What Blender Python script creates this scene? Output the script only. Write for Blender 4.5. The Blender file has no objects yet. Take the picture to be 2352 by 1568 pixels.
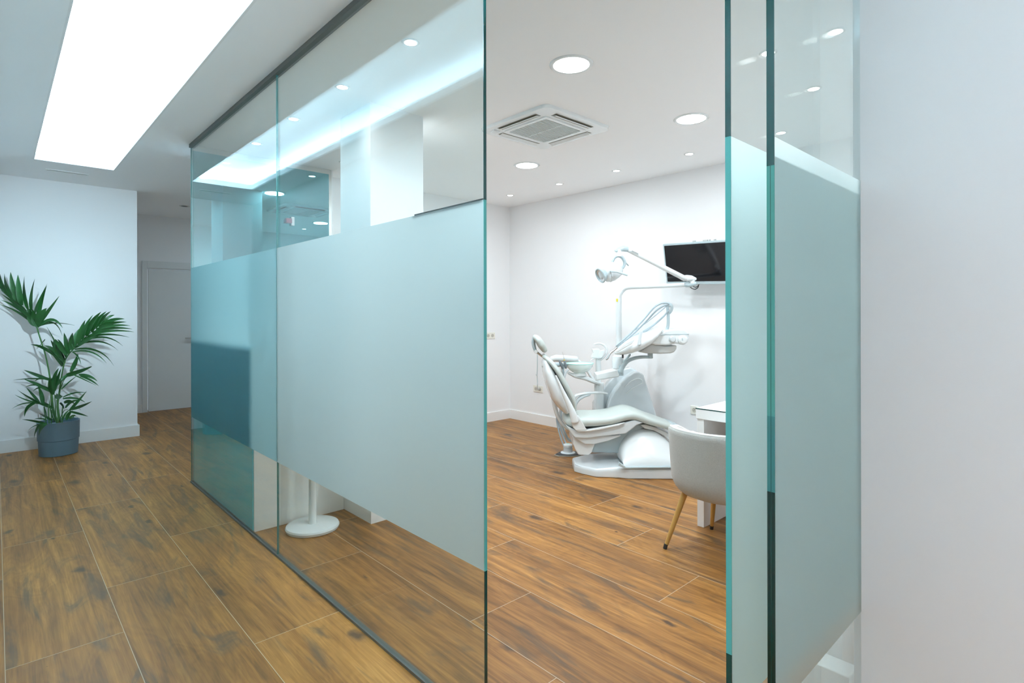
import bpy, bmesh, math, random
from mathutils import Vector, Matrix
random.seed(7)
S = bpy.context.scene
COL = S.collection
PI = math.pi

# ------------------------------------------------------------------ camera, world, exposure
F = 1281.0                      # focal length in pixels of a 2352 px wide frame
EYE = 1.38
YAW = math.atan(1186.0 / F)     # angle between the view direction and the corridor axis (+Y)
FX, FY = math.sin(YAW), math.cos(YAW)       # view direction on the floor
RX, RY = math.cos(YAW), -math.sin(YAW)      # to the right of it
cam_d = bpy.data.cameras.new('camera')
cam = bpy.data.objects.new('camera', cam_d)
COL.objects.link(cam)
cam.location = (0, 0, EYE)
cam.rotation_mode = 'XYZ'
ROLL = math.radians(-0.115)
cam.matrix_world = (Matrix.Translation((0, 0, EYE)) @ Matrix.Rotation(-YAW, 4, 'Z')
                    @ Matrix.Rotation(PI / 2, 4, 'X') @ Matrix.Rotation(ROLL, 4, 'Z'))
cam_d.sensor_width = 36
cam_d.lens = F / 2352 * 36
cam_d.shift_y = -66.0 / 2352
cam_d.clip_start = 0.02
S.camera = cam
S.view_settings.view_transform = 'Standard'
S.view_settings.look = 'None'
S.view_settings.gamma = 1
S.view_settings.use_curve_mapping = False
S.view_settings.exposure = 0.0
w_ = bpy.data.worlds.new('world'); S.world = w_; w_.use_nodes = True
w_.node_tree.nodes['Background'].inputs[0].default_value = (0.75, 0.86, 0.95, 1)
w_.node_tree.nodes['Background'].inputs[1].default_value = 0.4
try:
    S.cycles.use_denoising = True
    S.cycles.denoiser = 'OPENIMAGEDENOISE'
    S.cycles.use_adaptive_sampling = True
    S.cycles.adaptive_threshold = 0.03
    S.cycles.max_bounces = 12
    S.cycles.diffuse_bounces = 7
    S.cycles.glossy_bounces = 6
    S.cycles.transparent_max_bounces = 24
    S.cycles.transmission_bounces = 8
    S.cycles.caustics_reflective = False
    S.cycles.caustics_refractive = False
    S.cycles.sample_clamp_indirect = 6
except Exception:
    pass

COVE_COLOR = (0.54, 0.84, 1.0)
COVE_POWER = 74.0        # W per metre of strip
BIG_POWER = 21.5
SPOT_POWER = 0.45
WASH_POWER = 7.5
FILL_POWER = 46.0

def area(name, loc, rot, sx, sy, power, color, parent=None, shape='RECTANGLE', spread=PI):
    l = bpy.data.lights.new(name, 'AREA')
    l.shape = shape; l.size = sx
    if shape in ('RECTANGLE', 'ELLIPSE'): l.size_y = sy
    l.energy = power; l.color = color; l.spread = spread
    o = bpy.data.objects.new(name, l); COL.objects.link(o)
    o.location = loc; o.rotation_euler = rot
    if parent: o.parent = parent
    return o

# ------------------------------------------------------------------ materials
def newmat(name):
    m = bpy.data.materials.new(name); m.use_nodes = True
    return m, m.node_tree.nodes, m.node_tree.links, m.node_tree.nodes['Principled BSDF']

def mat(name, col, rough=0.5, metal=0.0, spec=0.5, noise=0.0, nscale=8.0, bump=0.0, bscale=60.0, coat=0.0, sheen=0.0):
    m, N, L, b = newmat(name)
    b.inputs['Base Color'].default_value = (*col, 1)
    b.inputs['Roughness'].default_value = rough
    b.inputs['Metallic'].default_value = metal
    b.inputs['Specular IOR Level'].default_value = spec
    b.inputs['Coat Weight'].default_value = coat
    b.inputs['Sheen Weight'].default_value = sheen
    tc = N.new('ShaderNodeTexCoord')
    if noise:
        n = N.new('ShaderNodeTexNoise'); n.inputs['Scale'].default_value = nscale; n.inputs['Detail'].default_value = 5
        L.new(tc.outputs['Object'], n.inputs['Vector'])
        r = N.new('ShaderNodeMix'); r.data_type = 'RGBA'
        r.inputs[6].default_value = (*[c * (1 - noise) for c in col], 1)
        r.inputs[7].default_value = (*[min(1, c * (1 + noise)) for c in col], 1)
        L.new(n.outputs['Fac'], r.inputs[0]); L.new(r.outputs[2], b.inputs['Base Color'])
    if bump:
        n2 = N.new('ShaderNodeTexNoise'); n2.inputs['Scale'].default_value = bscale; n2.inputs['Detail'].default_value = 4
        L.new(tc.outputs['Object'], n2.inputs['Vector'])
        bp = N.new('ShaderNodeBump'); bp.inputs['Strength'].default_value = bump; bp.inputs['Distance'].default_value = 0.004
        L.new(n2.outputs['Fac'], bp.inputs['Height']); L.new(bp.outputs['Normal'], b.inputs['Normal'])
    return m

def emis(name, col, strength):
    m, N, L, b = newmat(name)
    b.inputs['Base Color'].default_value = (*col, 1)
    b.inputs['Emission Color'].default_value = (*col, 1)
    b.inputs['Emission Strength'].default_value = strength
    return m

def glassmat(name, tint, refl=(1, 1, 1), f0=0.04):
    """clear sheet glass: tinted see-through with a Fresnel mirror on each face"""
    m, N, L, b = newmat(name)
    N.remove(b)
    out = N['Material Output']
    g = N.new('ShaderNodeNewGeometry')
    dot = N.new('ShaderNodeVectorMath'); dot.operation = 'DOT_PRODUCT'
    L.new(g.outputs['Normal'], dot.inputs[0]); L.new(g.outputs['Incoming'], dot.inputs[1])
    ab = N.new('ShaderNodeMath'); ab.operation = 'ABSOLUTE'; L.new(dot.outputs['Value'], ab.inputs[0])
    su = N.new('ShaderNodeMath'); su.operation = 'SUBTRACT'; su.inputs[0].default_value = 1.0; L.new(ab.outputs[0], su.inputs[1])
    po = N.new('ShaderNodeMath'); po.operation = 'POWER'; po.inputs[1].default_value = 5.0; L.new(su.outputs[0], po.inputs[0])
    ma = N.new('ShaderNodeMath'); ma.operation = 'MULTIPLY_ADD'; ma.inputs[1].default_value = 1 - f0; ma.inputs[2].default_value = f0
    L.new(po.outputs[0], ma.inputs[0])
    tr = N.new('ShaderNodeBsdfTransparent'); tr.inputs[0].default_value = (*tint, 1)
    gl = N.new('ShaderNodeBsdfAnisotropic'); gl.inputs['Color'].default_value = (*refl, 1); gl.inputs['Roughness'].default_value = 0.0
    mx = N.new('ShaderNodeMixShader')
    L.new(ma.outputs[0], mx.inputs[0]); L.new(tr.outputs[0], mx.inputs[1]); L.new(gl.outputs[0], mx.inputs[2])
    L.new(mx.outputs[0], out.inputs['Surface'])
    return m

def frostmat(name, dcol, tcol, rcol, fd=0.16, fr=0.45):
    """frosted vinyl: scatters light back (dcol), through it in all directions (tcol) and forwards (rcol)"""
    m, N, L, b = newmat(name)
    N.remove(b)
    out = N['Material Output']
    tc = N.new('ShaderNodeTexCoord')
    n = N.new('ShaderNodeTexNoise'); n.inputs['Scale'].default_value = 900; n.inputs['Detail'].default_value = 1
    L.new(tc.outputs['Object'], n.inputs['Vector'])
    di = N.new('ShaderNodeBsdfDiffuse'); tl = N.new('ShaderNodeBsdfTranslucent'); rf = N.new('ShaderNodeBsdfRefraction')
    rf.inputs['Roughness'].default_value = 0.95; rf.inputs['IOR'].default_value = 1.4
    for node, c in ((di, dcol), (tl, tcol), (rf, rcol)):
        r = N.new('ShaderNodeMix'); r.data_type = 'RGBA'
        r.inputs[6].default_value = (*[x * 0.97 for x in c], 1); r.inputs[7].default_value = (*c, 1)
        L.new(n.outputs['Fac'], r.inputs[0]); L.new(r.outputs[2], node.inputs[0])
    m1 = N.new('ShaderNodeMixShader'); m1.inputs[0].default_value = fr
    L.new(tl.outputs[0], m1.inputs[1]); L.new(rf.outputs[0], m1.inputs[2])
    mx = N.new('ShaderNodeMixShader'); mx.inputs[0].default_value = 1 - fd
    L.new(di.outputs[0], mx.inputs[1]); L.new(m1.outputs[0], mx.inputs[2])
    L.new(mx.outputs[0], out.inputs['Surface'])
    return m

def floormat():
    """wood look porcelain planks 0.3825 x 1.53 m in third bond, pale grout"""
    m, N, L, b = newmat('wood_look_tile')
    tc = N.new('ShaderNodeTexCoord'); sp = N.new('ShaderNodeSeparateXYZ'); L.new(tc.outputs['Object'], sp.inputs[0])
    def M(op, a, bb=None, c=None):
        n = N.new('ShaderNodeMath'); n.operation = op
        for i, v in enumerate((a, bb, c)):
            if v is None: continue
            if isinstance(v, (int, float)): n.inputs[i].default_value = v
            else: L.new(v, n.inputs[i])
        return n.outputs[0]
    W, LEN, X0, Y0, ST = 0.3825, 1.53, 0.025, 2.92, 0.525
    xs = M('DIVIDE', M('SUBTRACT', sp.outputs[0], X0), W)
    row = M('FLOOR', xs); fx = M('SUBTRACT', xs, row)
    ys = M('DIVIDE', M('SUBTRACT', M('SUBTRACT', sp.outputs[1], Y0), M('MULTIPLY', row, ST)), LEN)
    ty = M('FLOOR', ys); fy = M('SUBTRACT', ys, ty)
    dx = M('MULTIPLY', M('MINIMUM', fx, M('SUBTRACT', 1, fx)), W)
    dy = M('MULTIPLY', M('MINIMUM', fy, M('SUBTRACT', 1, fy)), LEN)
    d = M('MINIMUM', dx, dy)
    gx = N.new('ShaderNodeMapRange'); gx.inputs[1].default_value = 0.0008; gx.inputs[2].default_value = 0.0016
    gx.inputs[3].default_value = 1; gx.inputs[4].default_value = 0; L.new(d, gx.inputs[0])
    cmb = N.new('ShaderNodeCombineXYZ'); L.new(row, cmb.inputs[0]); L.new(ty, cmb.inputs[1])
    wn = N.new('ShaderNodeTexWhiteNoise'); wn.noise_dimensions = '3D'; L.new(cmb.outputs[0], wn.inputs['Vector'])
    off = N.new('ShaderNodeVectorMath'); off.operation = 'SCALE'; off.inputs['Scale'].default_value = 37.0
    L.new(wn.outputs['Color'], off.inputs[0])
    add = N.new('ShaderNodeVectorMath'); add.operation = 'ADD'; L.new(tc.outputs['Object'], add.inputs[0]); L.new(off.outputs[0], add.inputs[1])
    # slow warp along the plank makes the cathedral figure
    def tex(scale3, sc, det, rough=0.55, vec=None, dist=0.0):
        mp = N.new('ShaderNodeMapping'); mp.inputs['Scale'].default_value = scale3
        L.new(vec or add.outputs[0], mp.inputs[0])
        n = N.new('ShaderNodeTexNoise'); n.inputs['Scale'].default_value = sc; n.inputs['Detail'].default_value = det
        n.inputs['Roughness'].default_value = rough; n.inputs['Distortion'].default_value = dist
        L.new(mp.outputs[0], n.inputs['Vector'])
        return n.outputs['Fac']
    big = tex((3.2, 0.8, 1), 1.4, 3, 0.5, dist=0.6)
    fine = tex((48, 1.0, 1), 2.0, 6, 0.65, dist=0.5)
    mid = tex((9, 0.55, 1), 1.6, 6, 0.6, dist=1.4)
    # a few knots, about one plank in two
    mpv = N.new('ShaderNodeMapping'); mpv.inputs['Scale'].default_value = (2.6, 1.35, 1); L.new(add.outputs[0], mpv.inputs[0])
    nz = N.new('ShaderNodeTexNoise'); nz.inputs['Scale'].default_value = 11; nz.inputs['Detail'].default_value = 4
    L.new(add.outputs[0], nz.inputs['Vector'])
    wv = N.new('ShaderNodeVectorMath'); wv.operation = 'MULTIPLY_ADD'; wv.inputs[1].default_value = (0.16, 0.16, 0)
    L.new(nz.outputs['Color'], wv.inputs[0]); L.new(mpv.outputs[0], wv.inputs[2])
    vo = N.new('ShaderNodeTexVoronoi'); vo.voronoi_dimensions = '2D'; vo.inputs['Scale'].default_value = 1.0; L.new(wv.outputs[0], vo.inputs['Vector'])
    sc_ = N.new('ShaderNodeSeparateColor'); L.new(vo.outputs['Color'], sc_.inputs[0])
    size = M('MULTIPLY', M('MAXIMUM', M('SUBTRACT', sc_.outputs[0], 0.35), 0.0), 0.26)      # many cells carry no knot
    kn_ = M('SUBTRACT', 1.0, M('DIVIDE', vo.outputs['Distance'], M('ADD', size, 0.0001)))
    kn = N.new('ShaderNodeMapRange'); kn.inputs[1].default_value = 0.0; kn.inputs[2].default_value = 0.8; kn.interpolation_type = 'SMOOTHSTEP'; L.new(kn_, kn.inputs[0])
    # the grain bends round each knot
    bend = M('MULTIPLY', M('SUBTRACT', 1.0, M('MINIMUM', M('MULTIPLY', vo.outputs['Distance'], 3.2), 1.0)), M('GREATER_THAN', size, 0.004))
    smd = tex((5.5, 1.1, 1), 1.2, 5, 0.6, dist=1.6)
    sm = N.new('ShaderNodeMapRange'); sm.inputs[1].default_value = 0.50; sm.inputs[2].default_value = 0.70; sm.interpolation_type = 'SMOOTHSTEP'
    L.new(smd, sm.inputs[0])
    rings = M('SINE', M('MULTIPLY', M('ADD', big, M('MULTIPLY', bend, 0.12)), 95.0))
    v = M('ADD', M('MULTIPLY', mid, 0.62), M('MULTIPLY', fine, 0.30))
    v = M('ADD', v, M('MULTIPLY', M('SUBTRACT', big, 0.5), 0.25))
    v = M('ADD', v, M('MULTIPLY', rings, 0.016))
    v = M('ADD', v, M('MULTIPLY', M('SUBTRACT', wn.outputs['Value'], 0.5), 0.10))
    cr = N.new('ShaderNodeValToRGB'); L.new(v, cr.inputs[0])
    e = cr.color_ramp.elements
    e[0].position = 0.24; e[0].color = (0.072, 0.034, 0.010, 1)
    e[1].position = 0.66; e[1].color = (0.51, 0.250, 0.068, 1)
    k = cr.color_ramp.elements.new(0.42); k.color = (0.235, 0.100, 0.024, 1)
    k = cr.color_ramp.elements.new(0.54); k.color = (0.355, 0.160, 0.038, 1)
    mk = N.new('ShaderNodeMix'); mk.data_type = 'RGBA'; mk.inputs[7].default_value = (0.085, 0.058, 0.036, 1)
    L.new(M('MULTIPLY', sm.outputs[0], 0.72), mk.inputs[0]); L.new(cr.outputs[0], mk.inputs[6])
    mk2 = N.new('ShaderNodeMix'); mk2.data_type = 'RGBA'; mk2.inputs[7].default_value = (0.045, 0.030, 0.022, 1)
    L.new(M('MULTIPLY', kn.outputs[0], 0.85), mk2.inputs[0]); L.new(mk.outputs[2], mk2.inputs[6])
    mg = N.new('ShaderNodeMix'); mg.data_type = 'RGBA'; mg.inputs[7].default_value = (0.52, 0.42, 0.31, 1)
    L.new(gx.outputs[0], mg.inputs[0]); L.new(mk2.outputs[2], mg.inputs[6])
    L.new(mg.outputs[2], b.inputs['Base Color'])
    b.inputs['Roughness'].default_value = 0.42
    b.inputs['Specular IOR Level'].default_value = 0.3
    bp = N.new('ShaderNodeBump'); bp.inputs['Strength'].default_value = 0.15; bp.inputs['Distance'].default_value = 0.002
    hh = M('SUBTRACT', fine, M('MULTIPLY', gx.outputs[0], 1.2)); L.new(hh, bp.inputs['Height']); L.new(bp.outputs['Normal'], b.inputs['Normal'])
    return m

M_FLOOR = floormat()
M_WALL = mat('wall_paint', (0.86, 0.86, 0.865), 0.75, noise=0.012, nscale=3, bump=0.03, bscale=250)
M_CEIL = mat('ceiling_paint', (0.93, 0.935, 0.94), 0.85, noise=0.01, nscale=2)
M_TRIM = mat('white_lacquer', (0.85, 0.85, 0.84), 0.35, noise=0.01)
M_DOORW = mat('door_lacquer', (0.74, 0.76, 0.76), 0.4, noise=0.01)
M_CAB = mat('cabinet_lacquer', (0.86, 0.87, 0.85), 0.22, noise=0.012)
M_TEAL = mat('teal_back_panel', (0.07, 0.58, 0.68), 0.35, noise=0.03)
M_GLASS = glassmat('clear_glass', (0.93, 0.975, 0.968))
M_GLASS2 = glassmat('door_glass', (0.945, 0.975, 0.97))
M_FROST = frostmat('frosted_film', (0.50, 0.66, 0.70), (0.565, 0.685, 0.72), (0.58, 0.70, 0.735))
M_FROSTF = frostmat('frosted_film_far', (0.32, 0.58, 0.64), (0.43, 0.64, 0.69), (0.48, 0.685, 0.735), 0.26)  # same vinyl, teal cast of the light put into its colour
M_FROSTR = frostmat('frosted_film_side', (0.78, 0.87, 0.89), (0.92, 0.98, 0.98), (1.0, 1.0, 1.0), 0.25)  # same vinyl, paler colour stands in for stronger light through the side panel
M_FROSTD = frostmat('frosted_film_door', (0.52, 0.68, 0.69), (0.62, 0.79, 0.79), (0.66, 0.82, 0.82), 0.18)  # same vinyl, colour toned down against the bright light on the door leaf
M_EDGE_SHADE = mat('painted_shade_glass_edge', (0.0, 0.022, 0.018), 0.15, spec=0.5, noise=0.1)  # shade painted as colour on the foot of the side panel edge
M_EDGE_HALFGLOW = mat('painted_half_glow_glass_edge', (0.07, 0.30, 0.26), 0.25, noise=0.05)  # weaker light inside the glass, painted as edge colour
M_EDGEJ = mat('joint_glass_edge', (0.04, 0.20, 0.20), 0.2, noise=0.05)
M_EDGE = mat('dark_glass_edge', (0.0, 0.045, 0.042), 0.12, spec=0.8, noise=0.1)
M_EDGE_GLOW = mat('painted_glow_glass_edge', (0.09, 0.40, 0.38), 0.3, noise=0.05)  # light glowing inside the glass at film height, painted as edge colour
M_TRACK = mat('brushed_track', (0.10, 0.105, 0.095), 0.45, metal=0.3, noise=0.04)
M_STEEL = mat('steel', (0.62, 0.61, 0.58), 0.28, metal=0.9, noise=0.04)
M_CHROME = mat('chrome', (0.75, 0.77, 0.78), 0.15, metal=1.0)
M_PLAST = mat('white_plastic', (0.65, 0.70, 0.72), 0.22, noise=0.008, coat=0.3)
M_PLASTW = mat('bright_white_plastic', (0.735, 0.77, 0.775), 0.2, noise=0.008, coat=0.3)
M_GREYP = mat('grey_plastic', (0.42, 0.505, 0.53), 0.3, noise=0.01)
M_WARMG = mat('warm_grey_plastic', (0.48, 0.49, 0.475), 0.35, noise=0.01)
M_UPH = mat('sage_upholstery', (0.50, 0.55, 0.52), 0.42, noise=0.03, bump=0.05, bscale=400)
M_DARK = mat('dark_rubber', (0.03, 0.032, 0.034), 0.5, noise=0.1)
M_HOSE = mat('silver_hose', (0.38, 0.46, 0.50), 0.35, noise=0.02)
M_BOWL = mat('bowl_ceramic', (0.80, 0.89, 0.86), 0.12, noise=0.01, coat=0.5)
M_RIM = mat('green_rim', (0.40, 0.80, 0.70), 0.12, noise=0.01)
M_FAB = mat('grey_weave', (0.47, 0.47, 0.445), 0.9, noise=0.16, nscale=160, bump=0.35, bscale=420, sheen=0.2)
M_FABL = mat('cream_weave', (0.72, 0.71, 0.68), 0.85, noise=0.06, nscale=160, bump=0.2, bscale=420)
M_OAK = mat('honey_wood_leg', (0.52, 0.29, 0.08), 0.4, noise=0.12, nscale=20)
M_POT = mat('blue_grey_pot', (0.12, 0.185, 0.235), 0.5, noise=0.04)
M_SOIL = mat('potting_soil', (0.03, 0.022, 0.015), 0.95, noise=0.4, nscale=60, bump=0.8, bscale=80)
M_LEAF = mat('palm_leaf', (0.013, 0.085, 0.016), 0.4, noise=0.45, nscale=18)
M_STEM = mat('palm_stem', (0.06, 0.17, 0.045), 0.5, noise=0.3, nscale=25)
M_BARK = mat('dry_sheath', (0.18, 0.11, 0.06), 0.8, noise=0.3, nscale=40)
M_BLACK = mat('black_gloss', (0.004, 0.004, 0.006), 0.12, noise=0.05)
M_BLKM = mat('black_matte', (0.012, 0.013, 0.015), 0.5, noise=0.05)
M_SOCK = mat('ivory_plastic', (0.80, 0.78, 0.70), 0.35, noise=0.01)
M_YEL = mat('yellow_sticker', (0.75, 0.62, 0.03), 0.5, noise=0.02)
M_RED = mat('dark_red_display', (0.20, 0.03, 0.06), 0.3, noise=0.05)
M_GRILLE = mat('grille_grey', (0.50, 0.53, 0.52), 0.5, noise=0.03)
M_SLOT = mat('slot_dark', (0.22, 0.21, 0.17), 0.7, noise=0.05)
M_SAND = mat('brass_plate', (0.33, 0.31, 0.26), 0.35, metal=0.6, noise=0.05)
M_WATER = mat('desk_glass', (0.80, 0.87, 0.87), 0.04, noise=0.01)
M_LBIG = emis('big_lamp_diffuser', (0.96, 0.98, 1.0), 22.0)
M_LSPOT = emis('spot_lamp_face', (1.0, 0.97, 0.93), 14.0)
def mirror():
    m, N, L, b = newmat('teal_mirror_glass')
    b.inputs['Base Color'].default_value = (0.17, 0.44, 0.50, 1)
    b.inputs['Metallic'].default_value = 1.0; b.inputs['Roughness'].default_value = 0.0
    return m
M_MIRROR = mirror()

# ------------------------------------------------------------------ mesh helpers
class MB:
    def __init__(s): s.bm = bmesh.new()
    def box(s, a, b):
        x0, y0, z0 = [min(p, q) for p, q in zip(a, b)]; x1, y1, z1 = [max(p, q) for p, q in zip(a, b)]
        v = [s.bm.verts.new(p) for p in ((x0, y0, z0), (x1, y0, z0), (x1, y1, z0), (x0, y1, z0), (x0, y0, z1), (x1, y0, z1), (x1, y1, z1), (x0, y1, z1))]
        for f in ((3, 2, 1, 0), (4, 5, 6, 7), (0, 1, 5, 4), (1, 2, 6, 5), (2, 3, 7, 6), (3, 0, 4, 7)):
            s.bm.faces.new([v[i] for i in f])
        return s
    def solid(s, A, B):
        """two matching closed outlines joined into a solid"""
        a = [s.bm.verts.new(p) for p in A]; b = [s.bm.verts.new(p) for p in B]; n = len(a)
        s.bm.faces.new(list(reversed(a))); s.bm.faces.new(b)
        for i in range(n):
            j = (i + 1) % n
            s.bm.faces.new((a[i], a[j], b[j], b[i]))
        return s
    def rings(s, R, cap=True, closed=False):
        V = [[s.bm.verts.new(p) for p in r] for r in R]; n = len(V[0])
        m = len(V)
        for i in range(m if closed else m - 1):
            A, B = V[i], V[(i + 1) % m]
            for j in range(n):
                k = (j + 1) % n
                s.bm.faces.new((A[j], A[k], B[k], B[j]))
        if cap and not closed:
            s.bm.faces.new(list(reversed(V[0]))); s.bm.faces.new(V[-1])
        return s
    def lathe(s, c, prof, n=40, axis=(0, 0, 1), cap=True):
        """prof: (radius, height) along axis from c"""
        ax = Vector(axis).normalized(); q = Vector((0, 0, 1)).rotation_difference(ax); c = Vector(c)
        R = []
        for r, h in prof:
            R.append([c + q @ Vector((max(r, 1e-4) * math.cos(2 * PI * i / n), max(r, 1e-4) * math.sin(2 * PI * i / n), h)) for i in range(n)])
        return s.rings(R, cap)
    def sweep(s, pts, rad, side=None, n=16, e=2.0, smooth=0, taper=True):
        """pts: points, rad: list of (a, b) half sizes across 'side' and across the normal"""
        P = [Vector(p) for p in pts]
        if not isinstance(rad, (list,)): rad = [rad] * len(P)
        rad = [(r, r) if isinstance(r, (int, float)) else r for r in rad]
        if smooth: P, rad = spline(P, rad, smooth)
        R = []; prev = None
        for i, p in enumerate(P):
            t = (P[min(i + 1, len(P) - 1)] - P[max(i - 1, 0)]).normalized()
            if side is not None:
                sd = Vector(side); sd = (sd - t * sd.dot(t)).normalized()
            else:
                if prev is None:
                    sd = t.orthogonal().normalized()
                else:
                    sd = (prev - t * prev.dot(t)).normalized()
                prev = sd
            nm = t.cross(sd)
            a, b = rad[i]
            ring = []
            for k in range(n):
                th = 2 * PI * k / n; c, q = math.cos(th), math.sin(th)
                ring.append(p + sd * a * math.copysign(abs(c) ** (2 / e), c) + nm * b * math.copysign(abs(q) ** (2 / e), q))
            R.append(ring)
        if taper:   # rounded ends
            def endring(Rr, i0, i1, f, sh):
                c0 = P[i0]; d = (P[i0] - P[i1]).normalized(); b = min(rad[i0])
                return [c0 + d * b * sh + (q - c0) * f for q in Rr[i0]]
            first = endring(R, 0, 1, 0.72, 0.42); f2 = endring(R, 0, 1, 0.35, 0.62)
            last = endring(R, len(P) - 1, len(P) - 2, 0.72, 0.42); l2 = endring(R, len(P) - 1, len(P) - 2, 0.35, 0.62)
            R = [f2, first] + R + [last, l2]
        return s.rings(R)
    def build(s, name, m, parent=None, bevel=0.0, seg=2, smooth=True, sub=0, angle=0.6):
        bmesh.ops.recalc_face_normals(s.bm, faces=s.bm.faces)
        me = bpy.data.meshes.new(name); s.bm.to_mesh(me); s.bm.free()
        me.materials.append(m)
        if smooth:
            for p in me.polygons: p.use_smooth = True
            try: me.set_sharp_from_angle(angle=angle)
            except Exception: pass
        o = bpy.data.objects.new(name, me); COL.objects.link(o)
        if parent is not None: o.parent = parent
        if bevel:
            md = o.modifiers.new('bevel', 'BEVEL'); md.width = bevel; md.segments = seg; md.limit_method = 'ANGLE'; md.angle_limit = 0.6
        if sub:
            md = o.modifiers.new('sub', 'SUBSURF'); md.levels = sub; md.render_levels = sub
        return o

def spline(P, rad, k):
    """Catmull-Rom through P with k steps per span"""
    Q, R = [], []
    for i in range(len(P) - 1):
        p0, p1, p2, p3 = P[max(i - 1, 0)], P[i], P[i + 1], P[min(i + 2, len(P) - 1)]
        for j in range(k):
            t = j / k
            Q.append(0.5 * ((2 * p1) + (p2 - p0) * t + (2 * p0 - 5 * p1 + 4 * p2 - p3) * t * t + (3 * p1 - p0 - 3 * p2 + p3) * t ** 3))
            R.append(tuple(rad[i][q] * (1 - t) + rad[i + 1][q] * t for q in (0, 1)))
    Q.append(P[-1]); R.append(rad[-1])
    return Q, R

def tag(o, label=None, cat=None, group=None, kind=None):
    if label: o['label'] = label
    if cat: o['category'] = cat
    if group: o['group'] = group
    if kind: o['kind'] = kind
    return o
def thing(name, label, cat, loc=(0, 0, 0), rz=0.0, group=None):
    o = bpy.data.objects.new(name, None); COL.objects.link(o)
    o.empty_display_size = 0.1
    o.location = loc; o.rotation_euler = (0, 0, rz)
    return tag(o, label, cat, group)
def struct(name, mb, m, label=None, **k):
    o = mb.build(name, m, None, smooth=False, **k); o['kind'] = 'structure'
    if label: o['label'] = label
    return o
def bx(*ab):
    mb = MB()
    for a, b in ab: mb.box(a, b)
    return mb
def copy_tree(o, parent=None):
    c = o.copy(); COL.objects.link(c); c.parent = parent
    if parent is not None: c.matrix_parent_inverse = o.matrix_parent_inverse
    for ch in [x for x in list(bpy.data.objects) if x.parent == o]: copy_tree(ch, c)
    return c

H = 2 * EYE            # ceiling height
GX = 1.172             # corridor face of the glass partition
GT = 0.010
FB, FT = 0.535, 1.75   # frosted band from / to

# ------------------------------------------------------------------ the setting
struct('floor', bx(((-2.2, -2.6, -0.08), (5.1, 9.4, 0))), M_FLOOR, 'wood look tile floor with pale grout lines')
CX0, CX1, CY0, CY1 = 0.243, 0.848, -2.3, 6.562      # opening of the light cove
cm = bx(((-2.2, -2.6, H), (CX0, 9.4, H + 0.03)), ((CX1, -2.6, H), (5.1, 9.4, H + 0.03)),
        ((CX0, CY1, H), (CX1, 9.4, H + 0.03)), ((CX0, -2.6, H), (CX1, CY0, H + 0.03)))
struct('ceiling', cm, M_CEIL, 'smooth white ceiling over corridor and surgery')
e = 0.17; zt = H + 0.165
struct('trim_1', bx(((CX0 - e, CY0 - e, zt), (CX1 + e, CY1 + e, zt + 0.02)),
    ((CX0 - e - .02, CY0 - e, H + .03), (CX0 - e, CY1 + e, zt)), ((CX1 + e, CY0 - e, H + .03), (CX1 + e + .02, CY1 + e, zt)),
    ((CX0 - e, CY1 + e, H + .03), (CX1 + e, CY1 + e + .02, zt)), ((CX0 - e, CY0 - e - .02, H + .03), (CX1 + e, CY0 - e, zt)),
    ((CX0, CY0, H), (CX0 + .012, CY1, H + .055)), ((CX1 - .012, CY0, H), (CX1, CY1, H + .055)), ((CX0, CY1 - .012, H), (CX1, CY1, H + .055))),
    M_WALL, 'raised white tray of the corridor ceiling light cove')
cov = thing('cove_light', 'long rectangular cove light recessed in the corridor ceiling', 'ceiling light', (0.545, 2.1, H + 0.04))
M_LED = emis('led_strip_face', COVE_COLOR, 9.0)
for nm, xx in (('left', CX0 - 0.06), ('right', CX1 + 0.06)):
    bx(((xx - 0.545 - .008, CY0 - 2.1, 0.0), (xx - 0.545 + .008, CY1 - 2.1, 0.01))).build('led_strip', M_LED, cov, smooth=False)
    area('cove_lamp', (xx - 0.545, (CY0 + CY1) / 2 - 2.1, 0.018), (PI, 0, 0), 0.05, CY1 - CY0, COVE_POWER * (CY1 - CY0) / 2, COVE_COLOR, cov)
bx(((CX0 - 0.545, CY1 + .06 - 2.1 - .008, 0.0), (CX1 - 0.545, CY1 + .06 - 2.1 + .008, 0.01))).build('led_strip', M_LED, cov, smooth=False)
area('cove_lamp', (0, CY1 + .06 - 2.1, 0.018), (PI, 0, 0), 0.6, 0.05, COVE_POWER * 0.6 / 2 * 7, COVE_COLOR, cov)

# surgery walls
BX, LY = 4.95, 5.39
struct('wall_back', bx(((BX, 0.3, 0), (BX + .12, 5.6, H))), M_WALL, 'white surgery wall behind the dental chair and monitor')
struct('wall_left', bx(((2.40, LY, 0), (BX, LY + .1, H)), ((1.19, 5.146, 0), (2.40, 5.16, H)), ((1.285, 5.16, 0), (2.40, LY + .1, H))), M_WALL, 'white surgery wall to the left of the far corner')
struct('wall_front', bx(((1.795, 0.385, 0), (BX, 0.495, H))), M_WALL, 'white surgery wall beside the glass side panel')
struct('wall_right', bx(((1.792, -2.6, 0), (1.92, 0.384, H)), ((1.792, 0.384, 0), (1.7945, 0.505, H))), M_WALL, 'plain white wall at the right edge of the picture')
struct('wall_pier', bx(((1.80, 3.305, 0), (2.21, 3.735, H))), M_WALL, 'white square pier behind the glass partition')
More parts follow.
